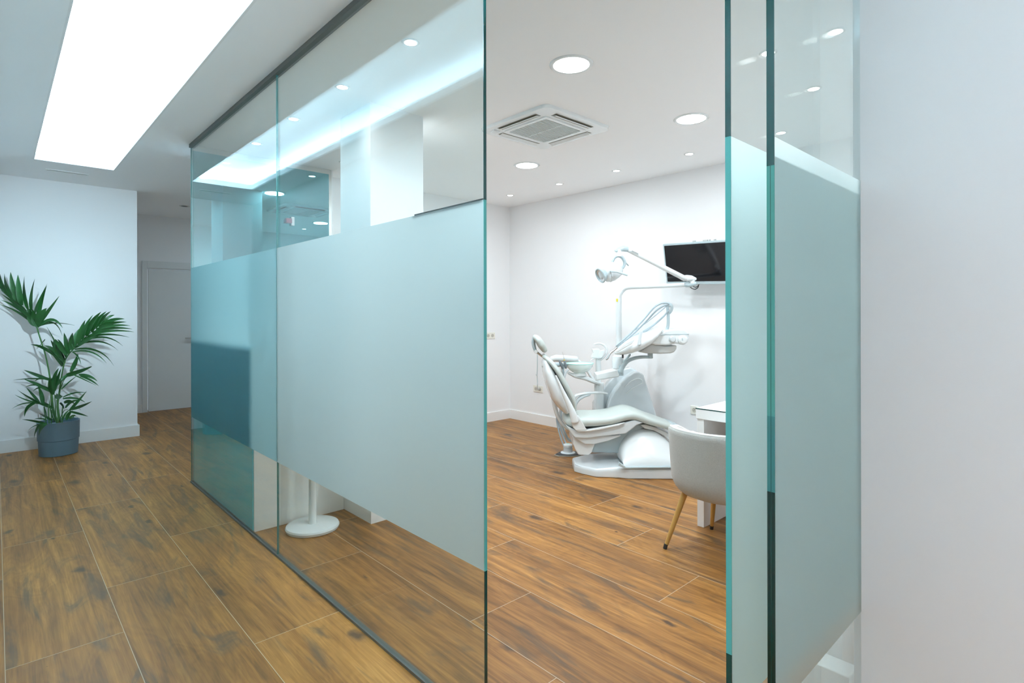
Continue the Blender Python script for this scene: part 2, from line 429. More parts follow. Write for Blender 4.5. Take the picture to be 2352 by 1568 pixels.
# corridor walls
struct('wall_corridor_left', bx(((-0.18, 0.9, 0), (-0.06, 7.49, H))), M_WALL)
struct('wall_corridor_end', bx(((-0.18, 7.49, 0), (1.172, 7.61, H)), ((1.05, 7.61, 0), (1.172, 9.2, H))), M_WALL, 'pale corridor end wall behind the potted palm')
struct('wall_passage', bx(((1.05, 9.2, 0), (1.555, 9.32, H)), ((2.38, 9.2, 0), (4.3, 9.32, H)), ((1.555, 9.2, 2.0), (2.38, 9.32, H)), ((4.3, 5.5, 0), (4.4, 9.32, H))), M_WALL)
struct('wall_lobby', bx(((-2.2, -2.6, 0), (1.792, -2.5, H)), ((-2.2, -2.5, 0), (-2.1, 1.0, H)), ((-2.1, 0.9, 0), (-0.18, 1.0, H))), M_WALL)
BBH = 0.115
bh = 0.115
struct('baseboard_back', bx(((BX - .014, 0.5, 0), (BX, LY, bh))), M_TRIM)
struct('baseboard_left', bx(((2.41, LY - .014, 0), (BX - .014, LY, bh))), M_TRIM)
struct('baseboard_corridor', bx(((-0.06, 7.474, 0), (1.190, 7.49, 0.125)), ((1.172, 7.49, 0), (1.190, 9.2, 0.125))), M_TRIM, 'white baseboard behind the potted palm')
struct('baseboard_passage', bx(((1.19, 9.186, 0), (1.50, 9.2, 0.115))), M_TRIM)

# door at the end of the passage
d1 = tag(bpy.data.objects.new('door_1', None), 'flat grey-white door at the end of the dim passage', None); COL.objects.link(d1)
d1.location = (1.97, 9.2, 0); d1['kind'] = 'structure'
bx(((-0.40, -0.012, 0.008), (0.40, 0.03, 1.995))).build('door_panel', M_DOORW, d1, smooth=False)
bx(((-0.475, -0.022, 0), (-0.415, 0.0, 2.115)), ((0.415, -0.022, 0), (0.475, 0.0, 2.115)), ((-0.415, -0.022, 2.02), (0.415, 0.0, 2.115))).build('door_frame', M_DOORW, d1, smooth=False, bevel=0.003)
mh = MB(); mh.lathe((0.155, -0.012, 1.02), [(0.026, 0), (0.026, 0.008), (0.009, 0.009), (0.009, 0.045)], 20, (0, -1, 0)); mh.box((0.045, -0.066, 1.011), (0.165, -0.05, 1.029))
mh.build('door_handle', M_STEEL, d1, bevel=0.002)

# ------------------------------------------------------------------ glass partition
def strip_edge(root, p0, p1, axis):
    """glass edge with its inner light painted on, split where the frosted film starts and ends; p0, p1 give the footprint of the narrow edge"""
    (x0, y0), (x1, y1) = p0, p1
    bx(((x0, y0, 0.012), (x1, y1, FB))).build('lower_edge', M_EDGE, root, smooth=False)
    bx(((x0, y0, FB), (x1, y1, FT))).build('middle_edge', M_EDGE_GLOW, root, smooth=False)
    bx(((x0, y0, FT), (x1, y1, H - 0.02))).build('upper_edge', M_EDGE, root, smooth=False)

def rel(root, pts):  # world box -> local
    l = root.location
    return tuple((p[0] - l[0], p[1] - l[1], p[2] - l[2]) for p in pts)

def film(a, b):
    mb = MB(); v = [mb.bm.verts.new(p) for p in ((a[0], a[1], a[2]), (b[0], b[1], a[2]), (b[0], b[1], b[2]), (a[0], a[1], b[2]))]
    mb.bm.faces.new(v if abs(a[0] - b[0]) > 1e-6 else list(reversed(v)))
    return mb
def glass_x(name, label, y0, y1, group=None, mf=None):
    mf = mf or M_FROST
    r = thing(name, label, 'glass panel', (GX, (y0 + y1) / 2, 0.0), group=group)
    MB().box(*rel(r, ((GX, y0 + .002, 0.012), (GX + GT, y1 - .002, H - 0.02)))).build('pane', M_GLASS, r, smooth=False)
    film(*rel(r, ((GX - .0006, y0 + .002, FB), (GX - .0006, y1 - .002, FT)))).build('frosted_band', mf, r, smooth=False)
    return r
YE, YJ, YN = 5.130, 3.233, 1.400
ga = glass_x('glass_panel', 'far fixed glass pane of the corridor partition, teal through its frosted band', YJ, YE, 'frosted glass partition panes', M_FROSTF)
gb = glass_x('glass_panel', 'near fixed glass pane of the corridor partition with long frosted band', YN, YJ, 'frosted glass partition panes')
l = gb.location
for z0, z1, m, nm in ((.012, FB, M_EDGE, 'lower_edge'), (FB, FT, M_EDGE_GLOW, 'middle_edge'), (FT, H - .02, M_EDGE, 'upper_edge')):  # dark and teal zones paint the light inside the glass
    MB().box(*rel(gb, ((GX - .0006, YN - .0008, z0), (GX + GT + .0006, YN + .0016, z1)))).build(nm, m, gb, smooth=False)
MB().box(*rel(gb, ((GX + GT + .001, 1.42, FT - .001), (GX + GT + .006, 1.83, FT + .009)))).build('black_strip', M_BLKM, gb, smooth=False)
MB().box(*rel(ga, ((GX - .0006, YJ - .0010, 0.012), (GX + GT + .0006, YJ + .0016, H - .02)))).build('joint_edge', M_EDGEJ, ga, smooth=False)
MB().box(*rel(ga, ((GX - .0006, YE - .003, 0.012), (GX + GT + .0006, YE - .0006, H - .02)))).build('far_edge', M_EDGEJ, ga, smooth=False)
struct('trim_2', bx(((GX - .012, YN - .2, H - .028), (GX + GT + .014, YE, H))), M_TRACK, 'dark metal ceiling track holding the glass partition')
struct('trim_3', bx(((GX - .008, YN, 0), (GX + GT + .006, YE, .012))), M_TRACK, 'dark metal floor channel under the glass partition')

def glass_y(name, label, x0, x1, y, t, mglass, cat='glass panel', double=False):
    mf = M_FROSTR if double else M_FROSTD
    r = thing(name, label, cat, ((x0 + x1) / 2, y, 0.0))
    MB().box(*rel(r, ((x0 + .003, y, 0.012), (x1, y + t, H - .02)))).build('pane', mglass, r, smooth=False)
    film(*rel(r, ((x0 + .003, y - .0006, FB), (x1, y - .0006, FT)))).build('frosted_band', mf, r, smooth=False)
    zs = ((.012, 1.0, M_EDGE_SHADE, 'lower_edge'), (1.0, 1.16, M_EDGEJ, 'middle_edge'), (1.16, FT - .06, M_EDGE_HALFGLOW, 'painted_glow_edge'), (FT - .06, H - .02, M_EDGE, 'upper_edge')) if double else \
         ((.012, .66, M_EDGE, 'lower_edge'), (.66, FT, M_EDGE_GLOW, 'middle_edge'), (FT, H - .02, M_EDGE, 'upper_edge'))  # zone colours step from painted shade to painted inner light
    for z0, z1, m, nm in zs:
        mb = MB()
        if double:
            mb.box(*rel(r, ((x0, y - .001, z0), (x0 + .002, y + t * .46, z1)))); mb.box(*rel(r, ((x0, y + t * .54, z0), (x0 + .002, y + t + .001, z1))))
        else: mb.box(*rel(r, ((x0, y - .001, z0), (x0 + .002, y + t + .001, z1))))
        mb.build(nm, m, r, smooth=False)
    if double: MB().box(*rel(r, ((x0 + .0002, y + t * .46, .012), (x0 + .002, y + t * .54, H - .02)))).build('edge_seam', M_EDGE, r, smooth=False)
    return r
gd = glass_y('glass_door', 'open glass door leaf with frosted band just right of the doorway', 1.133, 1.955, 0.548, 0.010, M_GLASS2, 'door')
gs = glass_y('glass_panel', 'frosted glass side panel ending against the white right wall', 1.203, 1.7915, 0.487, 0.014, M_GLASS2, double=True)

# ------------------------------------------------------------------ behind the partition
mp = thing('mirror_panel', 'teal tinted mirror glass with steel frame behind the far glass pane', 'mirror', (1.78, 5.14, 0))
bx(((-0.592, -0.004, 0.0), (0.575, 0.0, H - .045))).build('mirror_glass', M_MIRROR, mp, smooth=False)
bx(((-0.592, -0.008, H - .045), (0.60, 0.004, H - .002)), ((0.575, -0.008, 0.0), (0.60, 0.004, H - .045))).build('steel_frame', M_STEEL, mp, smooth=False)
cb = thing('low_cabinet', 'low white cabinet with a teal back against the far glass pane', 'cabinet', (1.495, 4.42, 0))
bx(((-0.302, -0.735, 0.0), (0.30, 0.70, 1.165))).build('cabinet_body', M_CAB, cb, smooth=False, bevel=0.002)
bx(((-0.308, -0.730, 0.004), (-0.303, 0.70, 1.160))).build('back_panel', M_TEAL, cb, smooth=False)
th = thing('wall_thermostat', 'small white control box with dark red display beside the tinted mirror top', 'thermostat', (1.985, 5.131, 2.22))
bx(((0.0, -0.022, -0.038), (0.030, 0.0, 0.042))).build('housing', M_PLAST, th, bevel=0.004)
bx(((-0.048, -0.030, -0.018), (0.003, 0.0, 0.024))).build('display', M_RED, th, smooth=False)
st = thing('floor_stand', 'round white floor stand with a slim pole behind the near glass pane', 'stand', (1.49, 3.496, 0))
MB().lathe((0, 0, 0), [(0.150, 0.0), (0.162, 0.004), (0.165, 0.018), (0.160, 0.028), (0.145, 0.033), (0.03, 0.035)], 56).build('base', M_PLASTW, st)
MB().lathe((0, 0, 0.030), [(0.030, 0), (0.0245, 0.012), (0.023, 0.3), (0.022, 0.78), (0.021, 0.80), (0.010, 0.812)], 28).build('pole', M_PLASTW, st)
pl = thing('white_plinth', 'white plinth on the floor behind the clear foot of the side panel', 'plinth', (2.15, 0.80, 0))
bx(((-0.19, -0.235, 0), (-0.105, 0.0, 0.235))).build('plinth_body', M_CAB, pl, bevel=0.003)
bx(((-0.05, -0.174, 0), (0.12, -0.055, 0.62))).build('plinth_back', M_CAB, pl, bevel=0.003)

# ------------------------------------------------------------------ ceiling fittings
def big_light(x, y, label, src=None):
    r = thing('ceiling_light', label, 'ceiling light', (x, y, H), group='round ceiling lights of the surgery')
    MB().lathe((0, 0, 0), [(0.098, 0.0), (0.100, -0.006), (0.116, -0.006), (0.121, -0.002), (0.122, 0.0)], 56, cap=False).build('trim_ring', M_PLASTW, r)
    MB().lathe((0, 0, 0), [(0.101, -0.0005), (0.101, -0.004), (0.095, -0.0055)], 56).build('diffuser', M_LBIG, r)
    area('lamp_light', (0, 0, -0.012), (0, 0, 0), 0.2, 0.2, BIG_POWER, (0.84, 0.94, 1.0), r, 'DISK')
def lobby(x, y, label, p=None, c=(0.90, 0.94, 1.0)):
    r = thing('ceiling_light', label, 'ceiling light', (x, y, H), group='added unseen ceiling lamps outside the surgery')
    MB().lathe((0, 0, 0), [(0.098, 0.0), (0.100, -0.006), (0.116, -0.006), (0.121, -0.002), (0.122, 0.0)], 56, cap=False).build('trim_ring', M_PLASTW, r)
    MB().lathe((0, 0, 0), [(0.101, -0.0005), (0.101, -0.004), (0.095, -0.0055)], 56).build('diffuser', M_LBIG, r)
    area('lamp_light', (0, 0, -0.012), (0, 0, 0), 0.2, 0.2, p or FILL_POWER, c, r, 'DISK')
lobby(3.3, 7.7, 'added unseen ceiling lamp brightening the side passage from round the corner', 15.0, (0.62, 0.86, 1.0))  # fill lamp added out of view to brighten the passage and door
lobby(-1.2, -1.2, 'added unseen ceiling lamp brightening the right wall from behind the camera position')  # fill lamp added out of view for the right wall and frosted film
ws = thing('ceiling_spotlight', 'added unseen spotlight above the camera position brightening the corridor end wall', 'ceiling spotlight', (1.0, 0.25, H))  # added out of view only to brighten the corridor end wall
MB().lathe((0, 0, 0), [(0.050, 0.0), (0.050, -0.012), (0.012, -0.014), (0.012, -0.05)], 32).build('base', M_PLASTW, ws)
aim = (Vector((0.60, 7.49, 1.55)) - Vector((1.0, 0.25, H - 0.07))).normalized()
MB().lathe(Vector((0, 0, -0.07)) - aim * .06, [(0.001, 0), (0.040, 0.0), (0.045, 0.02), (0.045, 0.10), (0.040, 0.10), (0.038, 0.085)], 32, aim).build('lamp_head', M_PLASTW, ws)
area('added_wash_light', Vector((0, 0, -0.07)) + aim * .045, aim.to_track_quat('-Z', 'Y').to_euler(), 0.10, 0.10, WASH_POWER, (0.66, 0.88, 1.0), ws, 'DISK', math.radians(30))
big_light(2.352, 2.051, 'largest round ceiling light, above the open doorway')
big_light(3.640, 2.047, 'round ceiling light near the right glass edge above the monitor')
big_light(3.651, 3.735, 'round ceiling light behind the square air conditioning grille')
big_light(2.345, 3.735, 'round ceiling light half hidden by the white pier')
def spot(x, y, label, group, power=None, r_=0.030):
    r = thing('ceiling_spotlight', label, 'ceiling spotlight', (x, y, H), group=group)
    MB().lathe((0, 0, 0), [(r_, 0.0), (r_ + .002, -0.004), (r_ + .012, -0.004), (r_ + .015, 0.0)], 32, cap=False).build('trim_ring', M_PLASTW, r)
    MB().lathe((0, 0, 0), [(r_ + .002, -0.0005), (r_ + .002, -0.003), (r_ - .004, -0.004)], 32).build('bulb', M_LSPOT, r)
    area('spot_light', (0, 0, -0.010), (0, 0, 0), 0.06, 0.06, power or SPOT_POWER, (0.92, 0.96, 1.0), r, 'DISK', math.radians(140))
g1 = 'small spotlights along the glass partition'
G1P = (9.0, 2.6, 2.0, 1.0)
for i, (yy, q) in enumerate(((2.437, 'seen largest through the near glass pane'), (3.200, 'second from the doorway behind the glass'),
                             (3.960, 'third from the doorway, by the pane joint'), (4.735, 'farthest one behind the glass partition'))):
    spot(1.555, yy, 'small ceiling spotlight along the partition, ' + q, g1, G1P[i])
g2 = 'small spotlights along the back wall'
for yy, q in ((4.818, 'leftmost, over the far corner'), (4.040, 'second from the far corner'), (3.290, 'third from the far corner'), (2.514, 'last before the glass edge on the right'), (1.741, 'seen through the side panel low at left')):
    spot(4.435, yy, 'small ceiling spotlight by the back wall, ' + q, g2)
spot(2.34, 4.785, 'small ceiling spotlight behind the pier near the tinted mirror', 'small spotlights mid ceiling')
for xx, yy, q in ((3.035, 0.93, 'brightest one through the side panel'), (3.02, 1.25, 'second from the top behind the side panel'), (3.71, 1.26, 'between two others behind the side panel')):
    spot(xx, yy, 'small ceiling spotlight, ' + q, 'small spotlights mid ceiling', 3.0)

ac = thing('air_conditioner', 'square white ceiling air conditioning cassette with grey grille', 'air conditioner', (3.01, 2.885, H))
def frame_sq(o, i, z0, z1, rnd=0.05):
    mb = MB(); R = []
    for h, z in ((o, z0), (o - .004, z1), (i, z1), (i, z0)):
        ring = []
        rr = rnd * h / o
        for cx, cy, a0 in ((1, 1, 0), (-1, 1, 90), (-1, -1, 180), (1, -1, 270)):
            for q in range(5):
                a = math.radians(a0 + q * 22.5)
                ring.append((cx * (h - rr) + rr * math.cos(a), cy * (h - rr) + rr * math.sin(a), z))
        R.append(ring)
    return mb.rings(R, cap=False, closed=True)
frame_sq(0.350, 0.205, 0.0, -0.022).build('panel', M_PLASTW, ac)
gm = bx(((-0.2, -0.2, -0.010), (0.2, 0.2, -0.004)))
gm.build('grille_back', M_GRILLE, ac, smooth=False)
g = MB()
for k in range(22):
    y = -0.187 + k * 0.0178
    g.box((-0.195, y - .0035, -0.026), (0.195, y + .0035, -0.010))
g.box((-0.004, -0.195, -0.027), (0.004, 0.195, -0.010))
g.build('grille_slats', mat('grille_slat', (0.66, 0.70, 0.69), 0.45), ac, smooth=False)
frame_sq(0.222, 0.192, -0.008, -0.029, 0.02).build('grille_frame', M_PLASTW, ac)
for k in range(4):
    a = k * PI / 2
    R4 = Matrix.Rotation(a, 4, 'Z')
    v = MB().box((-0.20, 0.247, -0.0225), (0.20, 0.300, -0.0215)); v.bm.transform(R4); v.build('air_slot', M_SLOT, ac, smooth=False)
    v = MB(); v.solid([(-0.195, 0.256, -0.0235), (-0.195, 0.262, -0.0235), (-0.195, 0.292, -0.032), (-0.195, 0.288, -0.035)],
                      [(0.195, 0.256, -0.0235), (0.195, 0.262, -0.0235), (0.195, 0.292, -0.032), (0.195, 0.288, -0.035)]); v.bm.transform(R4); v.build('air_vane', M_PLASTW, ac, smooth=False)
v = MB(); v.solid([(-0.30, 0.235, -0.0225), (-0.235, 0.235, -0.0225), (-0.235, 0.30, -0.0225), (-0.28, 0.30, -0.0225)],
                  [(-0.295, 0.24, -0.028), (-0.24, 0.24, -0.028), (-0.24, 0.295, -0.028), (-0.275, 0.295, -0.028)]); v.build('receiver', M_PLAST, ac, smooth=False)
v = MB(); v.solid([(-0.272, 0.252, -0.0281), (-0.250, 0.252, -0.0281), (-0.250, 0.274, -0.0281)], [(-0.272, 0.252, -0.0285), (-0.250, 0.252, -0.0285), (-0.250, 0.274, -0.0285)]); v.build('receiver_mark', M_GRILLE, ac, smooth=False)

lv = thing('ceiling_vent', 'slim white slot vent in the corridor ceiling beyond the cove light', 'vent', (0.515, 6.93, H))
bx(((-0.165, -0.035, -0.004), (0.165, -0.028, 0)), ((-0.165, 0.028, -0.004), (0.165, 0.035, 0)), ((-0.165, -0.028, -0.004), (-0.155, 0.028, 0)), ((0.155, -0.028, -0.004), (0.165, 0.028, 0))).build('frame', M_TRIM, lv, smooth=False)
bx(((-0.155, -0.028, -0.0015), (0.155, 0.028, -0.0005))).build('slot', M_TRIM, lv, smooth=False)
bx(((-0.155, 0.018, -0.003), (0.155, 0.023, -0.001))).build('slot_gap', M_SLOT, lv, smooth=False)
ds = thing('ceiling_spotlight', 'unlit dark spotlight in the dim passage ceiling before the door', 'ceiling spotlight', (1.783, 8.12, H))
MB().lathe((0, 0, 0), [(0.040, 0), (0.042, -.005), (0.056, -.005), (0.060, 0)], 32, cap=False).build('trim_ring', M_STEEL, ds)
MB().lathe((0, 0, 0), [(0.042, -0.0005), (0.042, -0.002), (0.03, -0.003)], 32).build('bulb', M_BLKM, ds)

# ------------------------------------------------------------------ sockets
def socket(name, label, plane, a, z, n=1, sw=0.041):
    """plane 'X': on the back wall at y=a; plane 'Y': on the left wall at x=a"""
    loc = (BX, a, z) if plane == 'X' else (a, LY, z)
    r = thing('wall_socket', label, 'socket', loc, -PI / 2 if plane == 'X' else 0.0)
    wd = 0.0405 * n
    bx(((-wd, -0.009, -0.041), (wd, 0, 0.041))).build('plate', M_SOCK, r, bevel=0.003)
    for k in range(n):
        x = (k - (n - 1) / 2) * 0.072
        MB().lathe((x, -0.009, 0), [(0.022, 0.0), (0.022, 0.002), (0.018, 0.0025), (0.017, 0.0005)], 24, (0, -1, 0)).build('outlet', mat('outlet_grey', (0.55, 0.53, 0.46), 0.4), r)
        m = MB()
        for q in (-0.007, 0.007): m.lathe((x + q * .7, -0.0095, q * .7), [(0.0028, 0), (0.0028, 0.001)], 10, (0, -1, 0))
        m.build('pin_hole', M_DARK, r)
    return r
socket('wall_socket', 'double ivory wall socket with a plugged cord left of the dental chair', 'X', 4.867, 0.433, 2)
socket('wall_socket', 'ivory wall socket beside the white desk corner', 'X', 2.753, 0.437, 1)
s3 = socket('wall_socket', 'ivory wall socket on the left wall at the near glass edge', 'Y', 4.607, 1.09, 2)

def place(px, py, w):
    """world point at distance w in front of the camera spot, seen in the direction of photo pixel (px, py)"""
    u = (px - 1176) / F * w
    z = EYE - (py - (718 - .002 * (px - 1176))) / F * w
    return Vector((FX * w + RX * u, FY * w + RY * u, z))

pc = thing('power_cord', 'thin grey cord hanging from behind the headrest into the double socket', 'cord', (BX - 0.02, 4.835, 0.40))
o_ = pc.location
mb = MB(); mb.sweep([(-0.03, 0.0, 0.475), (-0.024, 0.006, 0.33), (-0.018, 0.018, 0.2), (-0.024, 0.002, 0.10), (-0.03, -0.004, 0.035)], [0.0045] * 5, smooth=4, n=8)
mb.build('cord', M_GREYP, pc)
mb = MB(); mb.sweep([(0.004, -0.004, 0.035), (-0.025, -0.004, 0.035), (-0.032, -0.004, 0.06), (-0.03, -0.003, 0.10)], [0.011, 0.012, 0.010, 0.006], n=10); mb.build('plug', M_WARMG, pc)
mb = MB(); mb.sweep([(-0.02, 0.034, 0.215), (-0.018, 0.018, 0.20), (-0.02, 0.012, 0.17)], [0.003, 0.006, 0.003], n=8); mb.build('cord_clip', M_WARMG, pc)

# ------------------------------------------------------------------ monitor on the back wall
tv = thing('wall_monitor', 'black screen in a white frame tilted down on the back wall', 'monitor', (4.71, 2.575, 1.83), -PI / 2)
TW, TH = 0.345, 0.195
def tvt(mb): mb.bm.transform(Matrix.Rotation(math.radians(1.8), 4, 'Y') @ Matrix.Rotation(math.radians(13), 4, 'X')); return mb
tvt(bx(((-TW, -0.018, -TH), (TW, 0.022, TH)))).build('housing', M_GREYP, tv, bevel=0.004)
tvt(bx(((-TW + .016, -0.0205, -TH + .030), (TW - .016, -0.0175, TH - .016)))).build('screen', M_BLACK, tv, smooth=False)
m = MB()
for x, s in ((-0.03, .012), (.08, .022), (.12, .006), (0.17, .008)):
    m = MB(); m.box((x - s, -0.006, TH), (x + s, 0.012, TH + .012)); tvt(m).build('top_button', M_WARMG, tv, bevel=.001)
m = MB(); m.box((-0.10, 0.215, -0.10), (0.10, 0.238, 0.10)); m.box((-0.03, 0.03, -0.03), (0.03, 0.22, 0.03)); m.box((-0.09, 0.018, -0.08), (0.09, 0.034, 0.08))
m.build('wall_bracket', M_PLAST, tv, bevel=.003)
m = MB()
m.sweep([(-0.13, 0.03, -0.17), (-0.115, 0.05, -0.215), (-0.075, 0.06, -0.235), (-0.035, 0.05, -0.215), (-0.02, 0.03, -0.17)], [0.004] * 5, smooth=5, n=8)
m.sweep([(-0.125, 0.05, -0.17), (-0.10, 0.065, -0.205), (-0.065, 0.07, -0.215), (-0.03, 0.06, -0.19), (-0.02, 0.05, -0.17)], [0.0035] * 5, smooth=5, n=8)
m.build('cable_loop', M_BLKM, tv)

# ------------------------------------------------------------------ desk and tub chair
dk = thing('desk', 'white desk with a green edged glass top behind the tub chair', 'desk', (3.68, 1.30, 0))
bx(((-0.36, -0.60, 0.695), (0.36, 0.54, 0.757))).build('desktop', M_TRIM, dk, bevel=0.002)
bx(((-0.36, -0.60, 0.7575), (0.36, 0.54, 0.7635))).build('glass_top', M_WATER, dk, smooth=False)
bx(((-0.3615, -0.60, 0.7575), (-0.36, 0.54, 0.7635)), ((-0.36, 0.54, 0.7575), (0.36, 0.5415, 0.7635))).build('glass_edge', M_EDGE, dk, smooth=False)
bx(((-0.352, 0.488, 0.0), (0.34, 0.535, 0.695))).build('side_panel', M_TRIM, dk, bevel=0.002)
bx(((-0.352, -0.595, 0.0), (0.34, -0.548, 0.695))).build('side_panel', M_TRIM, dk, bevel=0.002)
bx(((0.0, -0.548, 0.38), (0.018, 0.488, 0.695))).build('modesty_panel', mat('satin_grey_panel', (0.42, 0.42, 0.43), 0.25, metal=0.3), dk, smooth=False)

ch = thing('tub_chair', 'grey fabric tub chair on honey coloured legs beside the open door', 'chair', (3.085, 1.545, 0), math.radians(-5))
def htop(a):      # a: 0 at the back, pi at the front
    d = math.degrees(a)
    pts = [(0, .712), (40, .714), (75, .690), (105, .630), (130, .565), (150, .49), (165, .45), (180, .445)]
    for (a0, h0), (a1, h1) in zip(pts, pts[1:]):
        if d <= a1:
            t = (d - a0) / (a1 - a0); t = t * t * (3 - 2 * t)
            return h0 + (h1 - h0) * t
    return pts[-1][1]
def shell_pt(a, z, off=0.0, zb=0.325):
    s = max(0.0, min(1.0, (z - zb) / 0.13)); k = 0.60 + 0.335 * math.sqrt(max(0, 1 - (1 - s) ** 2)) + 0.065 * max(0, (z - .45) / .3)
    rx, ry = (0.292 * k - off), (0.288 * k - off)
    ex = 2 / 2.35
    c, q = math.cos(a), math.sin(a)
    return (-rx * math.copysign(abs(c) ** ex, c), ry * math.copysign(abs(q) ** ex, q), z)
NA = 64
def angs(): return [2 * PI * i / NA for i in range(NA)]
def ab(a): return a if a <= PI else 2 * PI - a
def ring(v, off, zb, drop=0.0):
    return [shell_pt(a, zb + (htop(ab(a)) - drop - zb) * v, off) for a in angs()]
R = [[(p[0] * .55, p[1] * .55, 0.322) for p in ring(0, 0, .325)]]
for v in (0.0, .03, .07, .12, .18, .25, .35, .5, .65, .8, .92, .98): R.append(ring(v, 0, .325))
R.append(ring(1.0, 0.006, .325)); R.append(ring(1.0, 0.013, .325, .004))
MB().rings(R).build('outer_shell', M_FAB, ch, angle=1.2)
R = [ring(.965, 0.0125, .325), ring(1.0, 0.009, .325, -.004), ring(1.0, 0.013, .325, -.010), ring(1.0, 0.030, .325, -.010), ring(1.0, 0.036, .325, -.002), ring(1.0, .040, .325, .012)]
for v in (.7, .45, .2): R.append([shell_pt(a, .46 + (max(htop(ab(a)), .475) - .012 - .46) * v, .044) for a in angs()])
R.append([(p[0] * .8, p[1] * .8, .46) for p in R[-1]])
MB().rings(R, cap=False).build('inner_padding', M_FABL, ch, angle=1.2)
R = []
for k, z in ((.80, .43), (.90, .44), (.92, .46), (.90, .485), (.82, .496), (.5, .500)):
    R.append([(p[0] * k, p[1] * k, z) for p in [shell_pt(a, .46, .02) for a in angs()]])
MB().rings(R).build('seat_cushion', M_FABL, ch, angle=1.2)
for sx in (-1, 1):
    for sy in (1, -1):
        lg = MB().sweep([(sx * .150, sy * .140, .345), (sx * .232, sy * .214, .028)], [.0185, .0115], n=20, taper=False).build('leg', M_OAK, ch)
        MB().sweep([(sx * .2335, sy * .2155, .030), (sx * .239, sy * .2205, .001)], [.0118, .0112], n=20, taper=False).build('leg_tip', M_DARK, lg)

# ------------------------------------------------------------------ dental chair (frame: x right, y away from the doorway, z up)
U0, W0 = 1.05, 4.95
def dental_root(name, label, cat):
    r = thing(name, label, cat, (FX * W0 + RX * U0, FY * W0 + RY * U0, 0), -(PI / 2 - math.atan2(FY, FX)))
    return r
def D(px, py, w):
    return Vector(((px - 1176) / F * w - U0, w - W0, EYE - (py - (718 - .002 * (px - 1176))) / F * w))
def A(x, y, w): return D(1200 + x / 3.92, 740 + y / 3.92, w)     # points read off two close-ups
def B(x, y, w): return D(1200 + x / 4.9, 540 + y / 4.9, w)
def slab(pts, w0, w1, f=A, shift=True):
    """outline traced at distance w0, given real depth to w1"""
    P0 = [f(x, y, w0) for x, y in pts]
    P1 = [Vector((p.x, w1 - W0, p.z)) for p in P0]
    return MB().solid(P0, P1)

dc = dental_root('dental_chair', 'white dental chair with pale sage upholstery, reclined beneath its lamp', 'dental chair')
fp = [(1313, 5.06), (1318, 4.83), (1336, 4.76), (1368, 4.67), (1422, 4.645), (1440, 4.62), (1640, 4.60), (1640, 5.22), (1440, 5.22), (1350, 5.20)]
bot = [D(px, 1000, w) for px, w in fp]
m = MB()
R = []
for sc, z in ((1.0, 0.0), (1.0, 0.055), (0.985, 0.075), (0.95, 0.088)):
    c = sum(bot, Vector()) / len(bot)
    ring_ = []
    for p in bot:
        zz = z * (0.78 if p.x < D(1400, 0, 4.9).x else 1.0)
        ring_.append((c.x + (p.x - c.x) * (1 - (1 - sc) * .6), c.y + (p.y - c.y) * sc, zz))
    R.append(ring_)
m.rings(R).build('base_plate', M_PLAST, dc, bevel=0.008)
# curved base cover, bulging towards the doorway
prof = [(868, 1235), (864, 1180), (878, 1120), (905, 1065), (950, 1015), (1000, 985), (1060, 970), (1120, 966), (1180, 976), (1235, 1000), (1290, 1045), (1330, 1090), (1400, 1150), (1480, 1200), (1560, 1235)]
P0 = [A(x, y, 4.86) for x, y in prof]
zb = 0.08; R = []
for k, (yy, hz_, sx, zt_) in enumerate(((4.665, .0, .99, 0.082), (4.668, .10, .995, 0.10), (4.69, .24, 1.0, 0.11), (4.72, .36, 1.0, .11), (4.76, .56, 1.0, .11), (4.80, .78, 1.0, .1), (4.84, .92, 1.0, .09), (4.89, 1.0, 1.0, .085), (5.00, 1.0, 1.0, .085), (5.10, .92, .98, .085), (5.16, .6, .94, .085), (5.18, .2, .92, .085))):
    cx = 0.35
    ring_ = []
    for i, p in enumerate(P0):
        lift = max(0.0, p.z - zb)
        ring_.append((cx + (p.x - cx) * sx, yy - W0, zt_ - .002 + lift * hz_))
    ring_ = [(cx + (P0[0].x - cx) * sx, yy - W0, 0.078)] + ring_ + [(cx + (P0[-1].x - cx) * sx, yy - W0, 0.078)]
    R.append(ring_)
MB().rings(R).build('base_cover', M_PLASTW, dc, angle=1.0, sub=1)
slab([(862, 1290), (870, 1262), (930, 1305), (1400, 1300), (1400, 1312), (925, 1318)], 4.60, 4.64).build('base_seam', M_GREYP, dc, bevel=.002)
slab([(640, 1070), (880, 1005), (1010, 905), (1110, 935), (1045, 985), (960, 1012), (900, 1080), (870, 1180), (620, 1173)], 4.90, 5.12).build('lift_arm', M_GREYP, dc, bevel=.012)
slab([(455, 1035), (640, 1040), (885, 1012), (870, 1030), (760, 1068), (650, 1095), (622, 1172), (592, 1197), (500, 1192), (470, 1140), (455, 1090)], 4.82, 5.16).build('lift_housing', M_PLASTW, dc, bevel=.012, seg=3)
slab([(470, 1042), (880, 1014), (888, 1022), (770, 1068), (640, 1098), (560, 1096), (520, 1070)], 4.79, 5.19).build('lower_fairing', M_PLAST, dc, bevel=.008, seg=3)
slab([(392, 930), (480, 975), (590, 966), (870, 915), (925, 902), (1010, 880), (1090, 905), (1030, 925), (930, 1003), (850, 1012), (620, 1040), (560, 1046), (470, 1042), (445, 1015)], 4.77, 5.21).build('seat_shell', M_PLAST, dc, bevel=.010, seg=3)
slab([(480, 972), (580, 968), (700, 948), (880, 912), (925, 903), (860, 934), (700, 968), (580, 985), (500, 985)], 4.745, 4.80).build('seat_rail', M_PLASTW, dc, bevel=.005)
